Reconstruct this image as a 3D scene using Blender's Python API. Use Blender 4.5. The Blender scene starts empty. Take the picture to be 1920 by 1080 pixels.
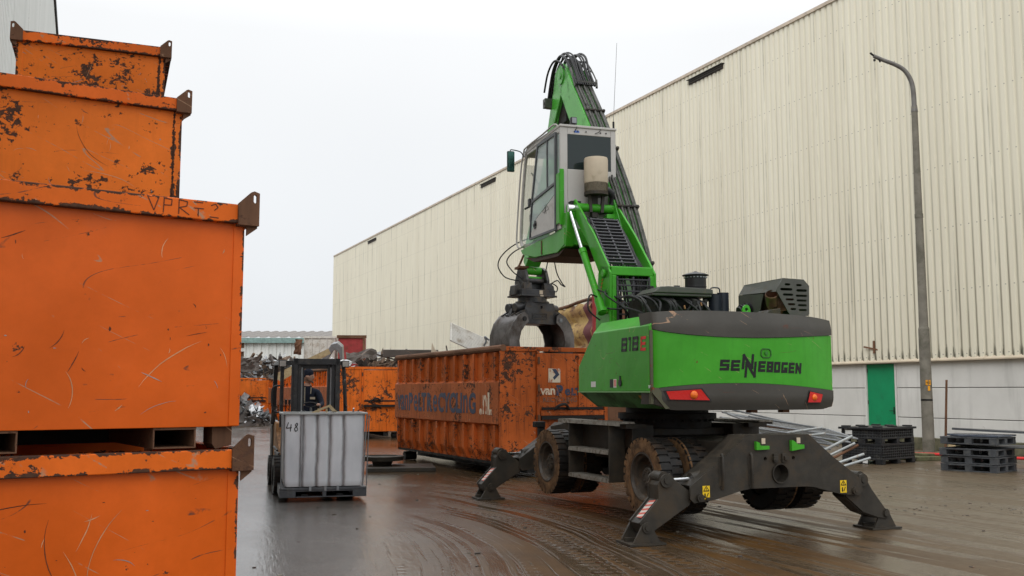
import bpy, bmesh, math, random
from math import radians as R, sin, cos, pi
from mathutils import Vector, Matrix
random.seed(7)
SC = bpy.context.scene
COL = SC.collection
# ------------------------------------------------------------------ camera
cam = bpy.data.objects.new('camera', bpy.data.cameras.new('camera'))
COL.objects.link(cam)
cam.location = (0, 0, 1.7)
cam.rotation_euler = (R(90 + 5.932), 0, 0)
cam.data.lens = 35; cam.data.sensor_width = 36
cam.data.clip_end = 2000
SC.camera = cam
# ------------------------------------------------------------------ world: bright overcast sky
SUN_EL, SUN_AZ = 42, 205
w = bpy.data.worlds.new('World'); SC.world = w; w.use_nodes = True
nt = w.node_tree; nt.nodes.clear()
def wn(t): return nt.nodes.new(t)
sky = wn('ShaderNodeTexSky'); sky.sky_type = 'NISHITA'; sky.sun_disc = False
sky.sun_elevation = R(SUN_EL); sky.sun_rotation = R(SUN_AZ)
hsv = wn('ShaderNodeHueSaturation'); hsv.inputs['Saturation'].default_value = .15; hsv.inputs['Value'].default_value = .1
tc = wn('ShaderNodeTexCoord'); sep = wn('ShaderNodeSeparateXYZ'); rp = wn('ShaderNodeValToRGB')
rp.color_ramp.elements[0].position = 0; rp.color_ramp.elements[0].color = (.66, .685, .71, 1)
rp.color_ramp.elements[1].position = 1; rp.color_ramp.elements[1].color = (1.75, 1.78, 1.82, 1)
e = rp.color_ramp.elements.new(.12); e.color = (.735, .76, .785, 1)
e = rp.color_ramp.elements.new(.34); e.color = (.83, .845, .86, 1)
e = rp.color_ramp.elements.new(.55); e.color = (1.35, 1.37, 1.4, 1)
cn = wn('ShaderNodeTexNoise'); cn.inputs['Scale'].default_value = 1.6; cn.inputs['Detail'].default_value = 4
cm = wn('ShaderNodeMapRange'); cm.inputs['From Min'].default_value = .3; cm.inputs['From Max'].default_value = .7
cm.inputs['To Min'].default_value = .955; cm.inputs['To Max'].default_value = 1.045
mul = wn('ShaderNodeVectorMath'); mul.operation = 'SCALE'
add = wn('ShaderNodeVectorMath'); add.operation = 'ADD'
bg = wn('ShaderNodeBackground'); out = wn('ShaderNodeOutputWorld'); bg.inputs[1].default_value = 1.0
L = nt.links.new
L(sky.outputs[0], hsv.inputs['Color']); L(tc.outputs['Generated'], sep.inputs[0]); L(sep.outputs[2], rp.inputs[0])
L(tc.outputs['Generated'], cn.inputs['Vector']); L(cn.outputs[0], cm.inputs[0])
L(rp.outputs[0], mul.inputs[0]); L(cm.outputs[0], mul.inputs['Scale'])
sc2 = wn('ShaderNodeVectorMath'); sc2.operation = 'SCALE'; sc2.inputs['Scale'].default_value = .08
L(hsv.outputs[0], sc2.inputs[0]); L(mul.outputs[0], add.inputs[0]); L(sc2.outputs[0], add.inputs[1])
L(add.outputs[0], bg.inputs[0]); L(bg.outputs[0], out.inputs[0])
sun = bpy.data.lights.new('sun', 'SUN'); sun.energy = 0.9; sun.angle = R(40); sun.color = (1, .97, .93)
so = bpy.data.objects.new('sun', sun); COL.objects.link(so)
# light comes from behind and left of the camera, soft
az = R(200); el = R(SUN_EL)
sd = Vector((sin(az) * cos(el), cos(az) * cos(el), sin(el)))
so.rotation_euler = sd.to_track_quat('Z', 'Y').to_euler()
SC.view_settings.view_transform = 'Standard'; SC.view_settings.look = 'None'
SC.view_settings.exposure = 0.12; SC.view_settings.gamma = 1

# ------------------------------------------------------------------ material kit
class G:
    def __init__(s, name, rough=.5, metal=0, spec=.5):
        s.m = bpy.data.materials.new(name); s.m.use_nodes = True
        s.t = s.m.node_tree; s.b = s.t.nodes['Principled BSDF']
        s.b.inputs['Roughness'].default_value = rough; s.b.inputs['Metallic'].default_value = metal
        s.b.inputs['Specular IOR Level'].default_value = spec
        s.tc = s.t.nodes.new('ShaderNodeTexCoord'); s.info = None
    def n(s, t, **kw):
        x = s.t.nodes.new(t)
        for k, v in kw.items(): setattr(x, k, v)
        return x
    def L(s, a, b): s.t.links.new(a, b)
    def put(s, sock, v):
        if isinstance(v, bpy.types.NodeSocket): s.L(v, sock)
        elif isinstance(v, tuple) and len(v) == 3 and sock.type == 'RGBA': sock.default_value = (*v, 1)
        else: sock.default_value = v
    def math(s, op, a, b=0., c=None, clamp=False):
        x = s.n('ShaderNodeMath', operation=op); x.use_clamp = clamp
        s.put(x.inputs[0], a); s.put(x.inputs[1], b)
        if c is not None: s.put(x.inputs[2], c)
        return x.outputs[0]
    def vec(s, space='Object', rand=True):
        v = s.tc.outputs[space]
        if rand and space == 'Object':
            if s.info is None: s.info = s.n('ShaderNodeObjectInfo')
            k = s.n('ShaderNodeVectorMath', operation='ADD'); s.L(v, k.inputs[0])
            mm = s.math('MULTIPLY', s.info.outputs['Random'], 37.)
            s.L(mm, k.inputs[1]); v = k.outputs[0]
        return v
    def pos(s): return s.n('ShaderNodeNewGeometry').outputs['Position']
    def map(s, v, scale=(1, 1, 1), rot=(0, 0, 0), loc=(0, 0, 0)):
        x = s.n('ShaderNodeMapping'); s.L(v, x.inputs[0])
        x.inputs['Scale'].default_value = scale; x.inputs['Rotation'].default_value = rot; x.inputs['Location'].default_value = loc
        return x.outputs[0]
    def noise(s, v, scale=5, detail=4, rough=.5, dist=0):
        x = s.n('ShaderNodeTexNoise'); s.L(v, x.inputs['Vector'])
        for k, q in (('Scale', scale), ('Detail', detail), ('Roughness', rough), ('Distortion', dist)): x.inputs[k].default_value = q
        return x.outputs[0]
    def step(s, v, a, b, lo=0., hi=1.):
        x = s.n('ShaderNodeMapRange'); s.put(x.inputs[0], v)
        x.inputs['From Min'].default_value = a; x.inputs['From Max'].default_value = b
        x.inputs['To Min'].default_value = lo; x.inputs['To Max'].default_value = hi
        return x.outputs[0]
    def mix(s, f, a, b, mode='MIX'):
        x = s.n('ShaderNodeMix', data_type='RGBA', blend_type=mode)
        s.put(x.inputs['Factor'], f); s.put(x.inputs[6], a); s.put(x.inputs[7], b)
        return x.outputs[2]
    def bump(s, h, strength=.3, dist=.01):
        x = s.n('ShaderNodeBump'); x.inputs['Strength'].default_value = strength; x.inputs['Distance'].default_value = dist
        s.L(h, x.inputs['Height']); s.L(x.outputs[0], s.b.inputs['Normal'])
    def color(s, c): s.put(s.b.inputs['Base Color'], c)
    def rough(s, c): s.put(s.b.inputs['Roughness'], c)

def simple(name, col, rough=.5, metal=0, var=.25, dirt=None, dirta=.5, scale=4, spec=.28):
    """paint, rubber or metal with mottling and optional dirt"""
    g = G(name, rough, metal, spec); v = g.vec()
    n1 = g.noise(v, scale, 5, .6)
    c = g.mix(g.step(n1, .3, .7), tuple(x * (1 - var) for x in col), tuple(min(1, x * (1 + var)) for x in col))
    if dirt:
        n2 = g.noise(v, scale * .9, 8, .7, .4)
        mk = g.step(n2, .62 - dirta * .3, .72 - dirta * .15)
        c = g.mix(g.math('MULTIPLY', mk, .8, clamp=True), c, dirt)
        g.rough(g.step(mk, 0, 1, rough, min(1, rough + .3)))
    g.color(c); g.bump(g.noise(v, scale * 8, 3), .12, .01)
    return g.m

def worn(name, col, chips=.5, scratch=.5, rough=.42, fade=.15, streak=.0, chipcol=(.045, .025, .018), fine=1., ez=(), ex=(), spec=.22):
    """sheet steel paint, chipped to rust, with long curved scratches, grime streaks"""
    g = G(name, rough, 0, spec); v = g.vec()
    big = g.noise(v, 1.1, 3, .5)
    c = g.mix(g.step(big, .3, .7), tuple(x * (1 - fade) for x in col), tuple(min(1, x * (1 + fade * .6) + .01) for x in col))
    c = g.mix(g.step(g.noise(v, 9 * fine, 6, .7), .35, .75, 0., .22), c, tuple(x * .55 for x in col))
    c = g.mix(g.step(g.noise(v, .55, 6, .72, .8), .50, .68, 0., .34), c, tuple(x * .62 for x in col))
    # pale, rubbed areas
    c = g.mix(g.step(g.noise(g.map(v, (1, 1, .6)), 1.7, 7, .65, 1.), .62, .75, 0., .3), c, tuple(min(1, x * .88 + .035) for x in col))
    if streak:
        st = g.noise(g.map(v, (9, 9, .7)), 1.6, 6, .62)
        c = g.mix(g.step(st, .52, .68, 0., streak), c, tuple(x * .25 + .006 for x in col))
    # scratches: contour lines of a slow noise, gated by another
    for k, (ang, col2, off, wd) in enumerate((((.3, .5, .2), (.42, .26, .16), 3., .0045), ((1.1, .2, .9), (.10, .045, .03), 11., .004))):
        sv = g.map(g.map(v, rot=(0, ang[1] * (1 if k else -1), ang[2] * .4)), (.30, 1.0, 2.2), (0, 0, 0), (off, off, off))
        a = g.math('ABSOLUTE', g.math('SUBTRACT', g.noise(sv, 2.6, .6, .5), .5))
        line = g.step(a, wd * 1.3, wd * .5)
        gate = g.step(g.noise(g.map(v, loc=(off * 2, 0, off)), 2.7 * fine, 5, .7), .56 - scratch * .1, .62 - scratch * .1)
        c = g.mix(g.math('MULTIPLY', g.math('MULTIPLY', line, gate), .85, clamp=True), c, col2)
    n1 = g.noise(g.map(v, (1, 1, 1.15)), 7.5 * fine, 9, .68, .35)
    n2 = g.noise(v, 1.4, 4, .6)
    thr = g.math('ADD', g.math('MULTIPLY', g.math('SUBTRACT', n2, .5), .55), g.math('ADD', g.math('MULTIPLY', n1, .72), g.math('MULTIPLY', g.noise(g.map(v, (1, 1, 1.3), loc=(4, 4, 4)), 24 * fine, 6, .65), .28)))
    if ez or ex:
        se = g.n('ShaderNodeSeparateXYZ'); g.L(g.tc.outputs['Object'], se.inputs[0])
        for i_, q_ in [(2, q) for q in ez] + [(0, q) for q in ex]:
            thr = g.math('ADD', thr, g.step(g.math('ABSOLUTE', g.math('SUBTRACT', se.outputs[i_], q_)), .026, .0, 0., .17))
    mk = g.step(thr, .72 - chips * .2, .735 - chips * .2)
    rn = g.noise(v, 30, 4, .7)
    rc = g.mix(g.step(rn, .3, .7), chipcol, (.11, .05, .028))
    c = g.mix(mk, c, rc)
    g.color(c)
    g.rough(g.step(mk, 0, 1, rough, .85))
    g.bump(g.math('ADD', g.math('MULTIPLY', mk, -.6), g.math('MULTIPLY', g.noise(v, 1.6, 3), 3.)), .3, .012)
    return g.m

def decal(name, col, base, wear=.5):
    g = G(name, .5); v = g.vec()
    n = g.noise(g.map(v, (1.5, 1.5, .5)), 9, 9, .7)
    g.color(g.mix(g.step(n, .66 - wear * .22, .70 - wear * .2), col, base))
    return g.m

M = {}
M['bin_orange'] = worn('bin_orange_paint', (.74, .118, .003),   .40, .3, .36, .20, ex=(-.07, -1.55))
M['bin_orange_old_lit'] = worn('old_skylit_bin_orange_paint', (.86, .185, .006), .78, .5, .45, .18, .12, fine=1.25, ex=(-.07, -.125, -1.55))  # heavier chipping; orange brightened to paint in sky light on the upper bins
M['bin_rim'] = worn('bin_rim_paint', (.80, .145, .005), .60, .3, .5, .2, fine=2., ez=(1.38, 1.272))
M['rust'] = worn('rusty_steel', (.16, .078, .042), .7, .2, .8, .4, .3, (.07, .04, .028), 1.4)
M['skip_orange'] = worn('skip_orange_paint', (.50, .105, .014), .80, .5, .6, .3, .8, (.04, .022, .016), 1.5)
M['skip_band'] = worn('skip_band_paint', (.42, .11, .028), .76, .3, .65, .25, .8, (.05, .028, .02), 1.5)
M['skip_far'] = worn('far_skip_paint', (.76, .155, .010), .76, .3, .55, .25, .5, (.05, .028, .02), 1.1)
M['green'] = worn('machine_green_paint', (.052, .34, .018), .12, .10, .28, .10, .12, (.16, .05, .02), .8)
M['green_boom'] = simple('boom_green_paint', (.060, .38, .03), .3, 0, .12, (.04, .14, .03), .3, 2.5, spec=.6)
M['green_edge'] = worn('chipped_machine_edge', (.10, .10, .06), .6, .2, .6, .2, 0, (.25, .07, .03), 1.5)
M['green_dark'] = simple('mossy_green_belly', (.035, .17, .03), .45, 0, .25, (.04, .06, .03), .5, 3)  # darker green for belly pan, deck frame and camera fitting
M['trim'] = worn('grey_counterweight_trim', (.066, .062, .053), .06, .10, .42, .12, 0, (.2, .09, .05), 1.6)
M['under'] = simple('muddy_undercarriage_paint', (.034, .030, .024), .45, 0, .35, (.060, .044, .028), .5, 3.5)
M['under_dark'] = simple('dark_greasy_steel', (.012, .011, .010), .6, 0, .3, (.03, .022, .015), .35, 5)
M['tyre'] = simple('black_tyre_rubber', (.016, .0145, .013), .5, 0, .3, (.055, .034, .02), .35, 4)
M['tyre_mud'] = simple('muddy_tyre_sidewall', (.16, .088, .040), .7, 0, .35, (.035, .023, .015), .6, 8)
M['rim_m'] = simple('muddy_wheel_rim', (.060, .050, .040), .35, 0, .35, (.10, .062, .034), .4, 8)
M['tread'] = simple('serrated_step_metal', (.34, .32, .28), .42, .5, .25, (.09, .06, .035), .45, 14)
M['black'] = simple('black_plastic', (.018, .018, .019), .4, 0, .2, (.05, .045, .04), .2, 8)
M['hose'] = simple('black_hose_rubber', (.016, .016, .017), .45, 0, .2, (.06, .06, .05), .3, 12)
M['pipe'] = simple('dirty_hydraulic_pipe', (.075, .075, .066), .4, .35, .3, (.03, .03, .025), .45, 10)
M['grapple'] = simple('worn_dark_grapple_steel', (.05, .05, .052), .32, .4, .4, (.10, .075, .05), .4, 4)
M['jaw'] = simple('polished_worn_jaw_steel', (.13, .12, .115), .35, .55, .5, (.06, .045, .035), .5, 3)
M['cab_grey'] = simple('cab_grey_paint', (.47, .455, .43), .4, 0, .06, (.35, .33, .29), .2, 3)
M['frame_dk'] = simple('dark_grey_door_frame', (.075, .08, .085), .4, 0, .12)
M['belly'] = simple('brown_cab_belly', (.06, .04, .028), .7, 0, .3, (.12, .05, .03), .3, 4)
M['chrome'] = simple('chromed_piston_rod', (.75, .76, .78), .12, 1, .04)
M['cream'] = simple('dusty_cream_plastic', (.52, .44, .33), .6, 0, .08, (.33, .27, .19), .25, 4)
M['exhaust'] = simple('heat_browned_exhaust', (.20, .115, .075), .45, .6, .3, (.08, .05, .035), .3, 6)
M['hood'] = simple('grey_guard_sheet', (.075, .075, .066), .42, 0, .15, (.12, .10, .07), .2, 6)
M['mast'] = simple('greasy_black_mast', (.03, .03, .031), .38, .2, .25, (.09, .08, .07), .3, 8)
M['ochre'] = simple('ochre_truck_paint', (.30, .14, .045), .5, 0, .25, (.07, .045, .03), .55, 5)
M['galv'] = simple('galvanised_steel', (.26, .275, .29), .38, .6, .2, (.25, .25, .25), .4, 8)
M['galv_p'] = simple('painted_white_tube', (.36, .38, .38), .4, .2, .15, (.3, .22, .15), .25, 8)
M['pallet'] = simple('grey_black_plastic_pallet', (.062, .066, .072), .42, 0, .3, (.11, .11, .105), .35, 5)
M['crate'] = simple('black_crate_plastic', (.022, .023, .025), .42, 0, .3, (.055, .05, .045), .25, 7)
M['lattice'] = simple('worn_black_lattice', (.05, .052, .055), .4, 0, .3, (.10, .095, .085), .35, 7)  # lit copy of the crate plastic, lightened to show against the dark inside
M['postc'] = simple('lichened_concrete_post', (.185, .17, .14), .8, 0, .2, (.11, .105, .08), .45, 3)
M['white'] = simple('dirty_white_paint', (.6, .58, .53), .5, 0, .1, (.3, .24, .17), .4, 4)
M['red'] = simple('faded_red_paint', (.30, .035, .035), .6, 0, .2, (.14, .045, .03), .35, 3)
M['redlamp'] = simple('red_lamp_lens', (.55, .015, .01), .15, 0, .1)
M['orangelamp'] = simple('orange_lamp_lens', (.85, .16, .02), .12, 0, .3, None, 0, 20)
M['yellow'] = simple('yellow_sticker', (.75, .5, .02), .5, 0, .1)
M['blk_ink'] = simple('black_lettering', (.012, .012, .012), .4, 0, .1)
M['red_ink'] = simple('red_lettering', (.65, .02, .015), .35, 0, .1)
M['white_ink'] = simple('white_sticker', (.7, .7, .68), .5, 0, .1)
M['wood'] = simple('pale_worn_timber', (.42, .33, .19), .7, 0, .2, (.25, .17, .09), .4, 6)
M['pink'] = simple('red_plastic_tape', (.65, .04, .04), .5, 0, .1)
M['skin'] = simple('skin', (.50, .29, .21), .5, 0, .08)
M['navy'] = simple('navy_cloth', (.014, .018, .032), .85, 0, .3, None, 0, 30)
M['greycloth'] = simple('grey_cloth', (.10, .11, .12), .85, 0, .3, None, 0, 30)
M['scrapd'] = worn('dark_scrap_sheet', (.09, .075, .065), .5, .5, .5, .4)
M['scrapl'] = simple('bright_scrap_aluminium', (.50, .51, .52), .35, .6, .35, (.2, .19, .17), .4, 6)
M['scrapb'] = simple('brown_scrap', (.16, .11, .075), .8, 0, .4, (.06, .04, .03), .5, 4)
g = G('cab_glass', .04); g.color((.012, .022, .022)); M['darkglass'] = g.m
g = G('clear_cab_glass', .03); g.color((.62, .72, .72)); g.b.inputs['Alpha'].default_value = .45; M['glass'] = g.m

# ------------------------------------------------------------------ mesh kit
class MB:
    def __init__(s): s.v = []; s.f = []; s.mi = []; s.cur = 0
    def add(s, vs, fs):
        k = len(s.v); s.v += [tuple(p) for p in vs]
        s.f += [tuple(i + k for i in q) for q in fs]; s.mi += [s.cur] * len(fs); return s
    def box(s, a, b, mat=None):
        x0, y0, z0 = [min(a[i], b[i]) for i in range(3)]; x1, y1, z1 = [max(a[i], b[i]) for i in range(3)]
        vs = [(x0, y0, z0), (x1, y0, z0), (x1, y1, z0), (x0, y1, z0), (x0, y0, z1), (x1, y0, z1), (x1, y1, z1), (x0, y1, z1)]
        if mat: vs = [mat @ Vector(p) for p in vs]
        return s.add(vs, [(0, 3, 2, 1), (4, 5, 6, 7), (0, 1, 5, 4), (1, 2, 6, 5), (2, 3, 7, 6), (3, 0, 4, 7)])
    def bar(s, p, q, w, h=None, up=(0, 0, 1)):
        h = h or w; p, q = Vector(p), Vector(q); d = (q - p).normalized(); u = Vector(up)
        if abs(d.dot(u)) > .97: u = Vector((0, 1, 0))
        a = d.cross(u).normalized(); b = a.cross(d).normalized()
        c = [(-1, -1), (1, -1), (1, 1), (-1, 1)]
        vs = [o + a * i * w / 2 + b * j * h / 2 for o in (p, q) for i, j in c]
        return s.add(vs, [(0, 1, 2, 3), (7, 6, 5, 4), (0, 4, 5, 1), (1, 5, 6, 2), (2, 6, 7, 3), (3, 7, 4, 0)])
    def cyl(s, p, q, r, r2=None, n=16, cap=True):
        r2 = r if r2 is None else r2; p, q = Vector(p), Vector(q); d = (q - p).normalized()
        u = Vector((0, 0, 1)) if abs(d.z) < .9 else Vector((1, 0, 0))
        a = d.cross(u).normalized(); b = d.cross(a)
        vs = [o + (a * cos(2 * pi * i / n) + b * sin(2 * pi * i / n)) * rr for o, rr in ((p, r), (q, r2)) for i in range(n)]
        fs = [(i, (i + 1) % n, n + (i + 1) % n, n + i) for i in range(n)]
        if cap: fs += [tuple(reversed(range(n))), tuple(range(n, 2 * n))]
        return s.add(vs, fs)
    def tube(s, pts, r, n=8, sm=5):
        P = [Vector(p) for p in pts]
        if sm and len(P) > 2:
            Q = []
            for i in range(len(P) - 1):
                a, b, c, d = P[max(i - 1, 0)], P[i], P[i + 1], P[min(i + 2, len(P) - 1)]
                for k in range(sm):
                    t = k / sm
                    Q.append(.5 * ((2 * b) + (c - a) * t + (2 * a - 5 * b + 4 * c - d) * t * t + (3 * b - a - 3 * c + d) * t ** 3))
            P = Q + [P[-1]]
        vs = []; u = None
        for i, p in enumerate(P):
            d = (P[min(i + 1, len(P) - 1)] - P[max(i - 1, 0)]).normalized()
            if u is None: u = d.orthogonal().normalized()
            u = (u - d * u.dot(d)).normalized(); b = d.cross(u)
            rr = r[0] + (r[1] - r[0]) * i / (len(P) - 1) if isinstance(r, tuple) else r
            vs += [p + (u * cos(2 * pi * k / n) + b * sin(2 * pi * k / n)) * rr for k in range(n)]
        fs = [(i * n + k, i * n + (k + 1) % n, (i + 1) * n + (k + 1) % n, (i + 1) * n + k) for i in range(len(P) - 1) for k in range(n)]
        fs += [tuple(reversed(range(n))), tuple(range((len(P) - 1) * n, len(P) * n))]
        return s.add(vs, fs)
    def prism(s, poly, a, b, ax='y'):
        n = len(poly)
        def P(q, d): return {'x': (d, q[0], q[1]), 'y': (q[0], d, q[1]), 'z': (q[0], q[1], d)}[ax]
        vs = [P(q, a) for q in poly] + [P(q, b) for q in poly]
        return s.add(vs, [tuple(range(n)), tuple(reversed(range(n, 2 * n)))] + [(i, n + i, n + (i + 1) % n, (i + 1) % n) for i in range(n)])
    def lathe(s, prof, c=(0, 0, 0), ax='x', n=32):
        """prof: list of (along, radius)"""
        vs = []
        for a, r in prof:
            for k in range(n):
                t = 2 * pi * k / n; u, w_ = r * cos(t), r * sin(t)
                p = {'x': (a, u, w_), 'y': (u, a, w_), 'z': (u, w_, a)}[ax]
                vs.append(Vector(p) + Vector(c))
        m = len(prof)
        return s.add(vs, [(i * n + k, i * n + (k + 1) % n, (i + 1) * n + (k + 1) % n, (i + 1) * n + k) for i in range(m - 1) for k in range(n)])
    def grid(s, rows):
        n = len(rows[0]); vs = [p for r in rows for p in r]
        return s.add(vs, [(i * n + j, i * n + j + 1, (i + 1) * n + j + 1, (i + 1) * n + j) for i in range(len(rows) - 1) for j in range(n - 1)])
    def build(s, name, mat, parent=None, smooth=None, bevel=0, rot=None, loc=None):
        me = bpy.data.meshes.new(name); me.from_pydata(s.v, [], s.f)
        mats = mat if isinstance(mat, (list, tuple)) else [mat]
        for m_ in mats: me.materials.append(m_)
        if len(mats) > 1: me.polygons.foreach_set('material_index', s.mi)
        bm = bmesh.new(); bm.from_mesh(me); bmesh.ops.recalc_face_normals(bm, faces=bm.faces)
        if smooth:
            for f in bm.faces: f.smooth = True
            a = R(smooth if smooth is not True else 35)
            for ed in bm.edges:
                if len(ed.link_faces) == 2 and ed.calc_face_angle(0) > a: ed.smooth = False
        bm.to_mesh(me); bm.free()
        o = bpy.data.objects.new(name, me); COL.objects.link(o)
        if parent: o.parent = parent
        if bevel:
            b = o.modifiers.new('bevel', 'BEVEL'); b.width = bevel; b.segments = 2; b.limit_method = 'ANGLE'; b.angle_limit = R(40)
        if rot: o.rotation_euler = rot
        if loc: o.location = loc
        return o

def tag(o, label=None, cat=None, group=None, kind=None):
    for k, v in (('label', label), ('category', cat), ('group', group), ('kind', kind)):
        if v: o[k] = v
    return o
def thing(name, label, cat, loc=(0, 0, 0), rz=0, group=None):
    o = bpy.data.objects.new(name, None); COL.objects.link(o); o.location = loc; o.rotation_euler = (0, 0, R(rz))
    o.empty_display_size = .2
    return tag(o, label, cat, group)
def dup(o, parent=None):
    c = o.copy(); COL.objects.link(c); c.parent = parent
    for ch in list(o.children): dup(ch, c)
    return c
def curve_mesh(cu):
    o = bpy.data.objects.new('tmp', cu); COL.objects.link(o)
    dg = bpy.context.evaluated_depsgraph_get(); dg.update()
    me = bpy.data.meshes.new_from_object(o.evaluated_get(dg)); bpy.data.objects.remove(o)
    return me
def from_xy(name, me, fn, mat, parent):
    for v in me.vertices: v.co = Vector(fn(v.co.x, v.co.y, v.co.z))
    me.materials.clear(); me.materials.append(mat)
    o = bpy.data.objects.new(name, me); COL.objects.link(o); o.parent = parent
    return o
def text(name, s_, size, fn, mat, parent, offset=.0, sx=1, space=1, shear=0):
    cu = bpy.data.curves.new('t', 'FONT'); cu.body = s_; cu.size = size; cu.offset = offset; cu.extrude = .0015
    cu.space_character = space; cu.shear = shear; cu.resolution_u = 3
    return from_xy(name, curve_mesh(cu), lambda x, y, z: fn(x * sx, y, z), mat, parent)
def holed(name, outer, holes, th, fn, mat, parent):
    """flat plate with real holes (2-D filled curve)"""
    cu = bpy.data.curves.new('p', 'CURVE'); cu.dimensions = '2D'; cu.fill_mode = 'BOTH'; cu.extrude = th / 2
    for poly in [outer] + holes:
        sp = cu.splines.new('POLY'); sp.points.add(len(poly) - 1)
        for i, p in enumerate(poly): sp.points[i].co = (p[0], p[1], 0, 1)
        sp.use_cyclic_u = True
    return from_xy(name, curve_mesh(cu), fn, mat, parent)
def rect(x0, y0, x1, y1): return [(x0, y0), (x1, y0), (x1, y1), (x0, y1)]
def slot(x0, y0, x1, y1, q=.4):
    r = min(abs(y1 - y0), abs(x1 - x0)) * q
    return [(x0 + r, y0), (x1 - r, y0), (x1, y0 + r), (x1, y1 - r), (x1 - r, y1), (x0 + r, y1), (x0, y1 - r), (x0, y0 + r)]
def circle(x, y, r, n=24): return [(x + r * cos(2 * pi * i / n), y + r * sin(2 * pi * i / n)) for i in range(n)]
# blocky stroke lettering for the machine's name
GL = {
 'S': [[(4, 6), (0, 6), (0, 3), (4, 3), (4, 0), (0, 0)]], 'E': [[(4, 6), (0, 6), (0, 0), (4, 0)], [(0, 3), (3.6, 3)]],
 'B': [[(0, 0), (0, 6), (4, 6), (4, 0), (0, 0)], [(0, 3), (4, 3)]], 'O': [[(0, 0), (0, 6), (4, 6), (4, 0), (0, 0)]],
 'G': [[(4, 6), (0, 6), (0, 0), (4, 0), (4, 2.1), (2.7, 2.1)]], 'N': [[(0, 0), (0, 6), (4, 0), (4, 6)]],
 '8': [[(0, 0), (0, 6), (4, 6), (4, 0), (0, 0)], [(0, 3), (4, 3)]], '1': [[(.6, 6), (2.4, 6), (2.4, 0)]]}
def stroke(mb, ch, x, y, w_, h, th, fn, sh=.12):
    for pl in GL[ch]:
        P = [(x + a / 4 * w_, y + b / 6 * h) for a, b in pl]
        for (x0, y0), (x1, y1) in zip(P, P[1:]):
            l = math.hypot(x1 - x0, y1 - y0); dx, dy = (x1 - x0) / l, (y1 - y0) / l; t = th / 2
            q = [(x0 - dx * t - dy * t, y0 - dy * t + dx * t), (x1 + dx * t - dy * t, y1 + dy * t + dx * t),
                 (x1 + dx * t + dy * t, y1 + dy * t - dx * t), (x0 - dx * t + dy * t, y0 - dy * t - dx * t)]
            q = [(a + (b - y) * sh, b) for a, b in q]
            mb.add([fn(a, b, 0) for a, b in q], [(0, 1, 2, 3)])

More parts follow.
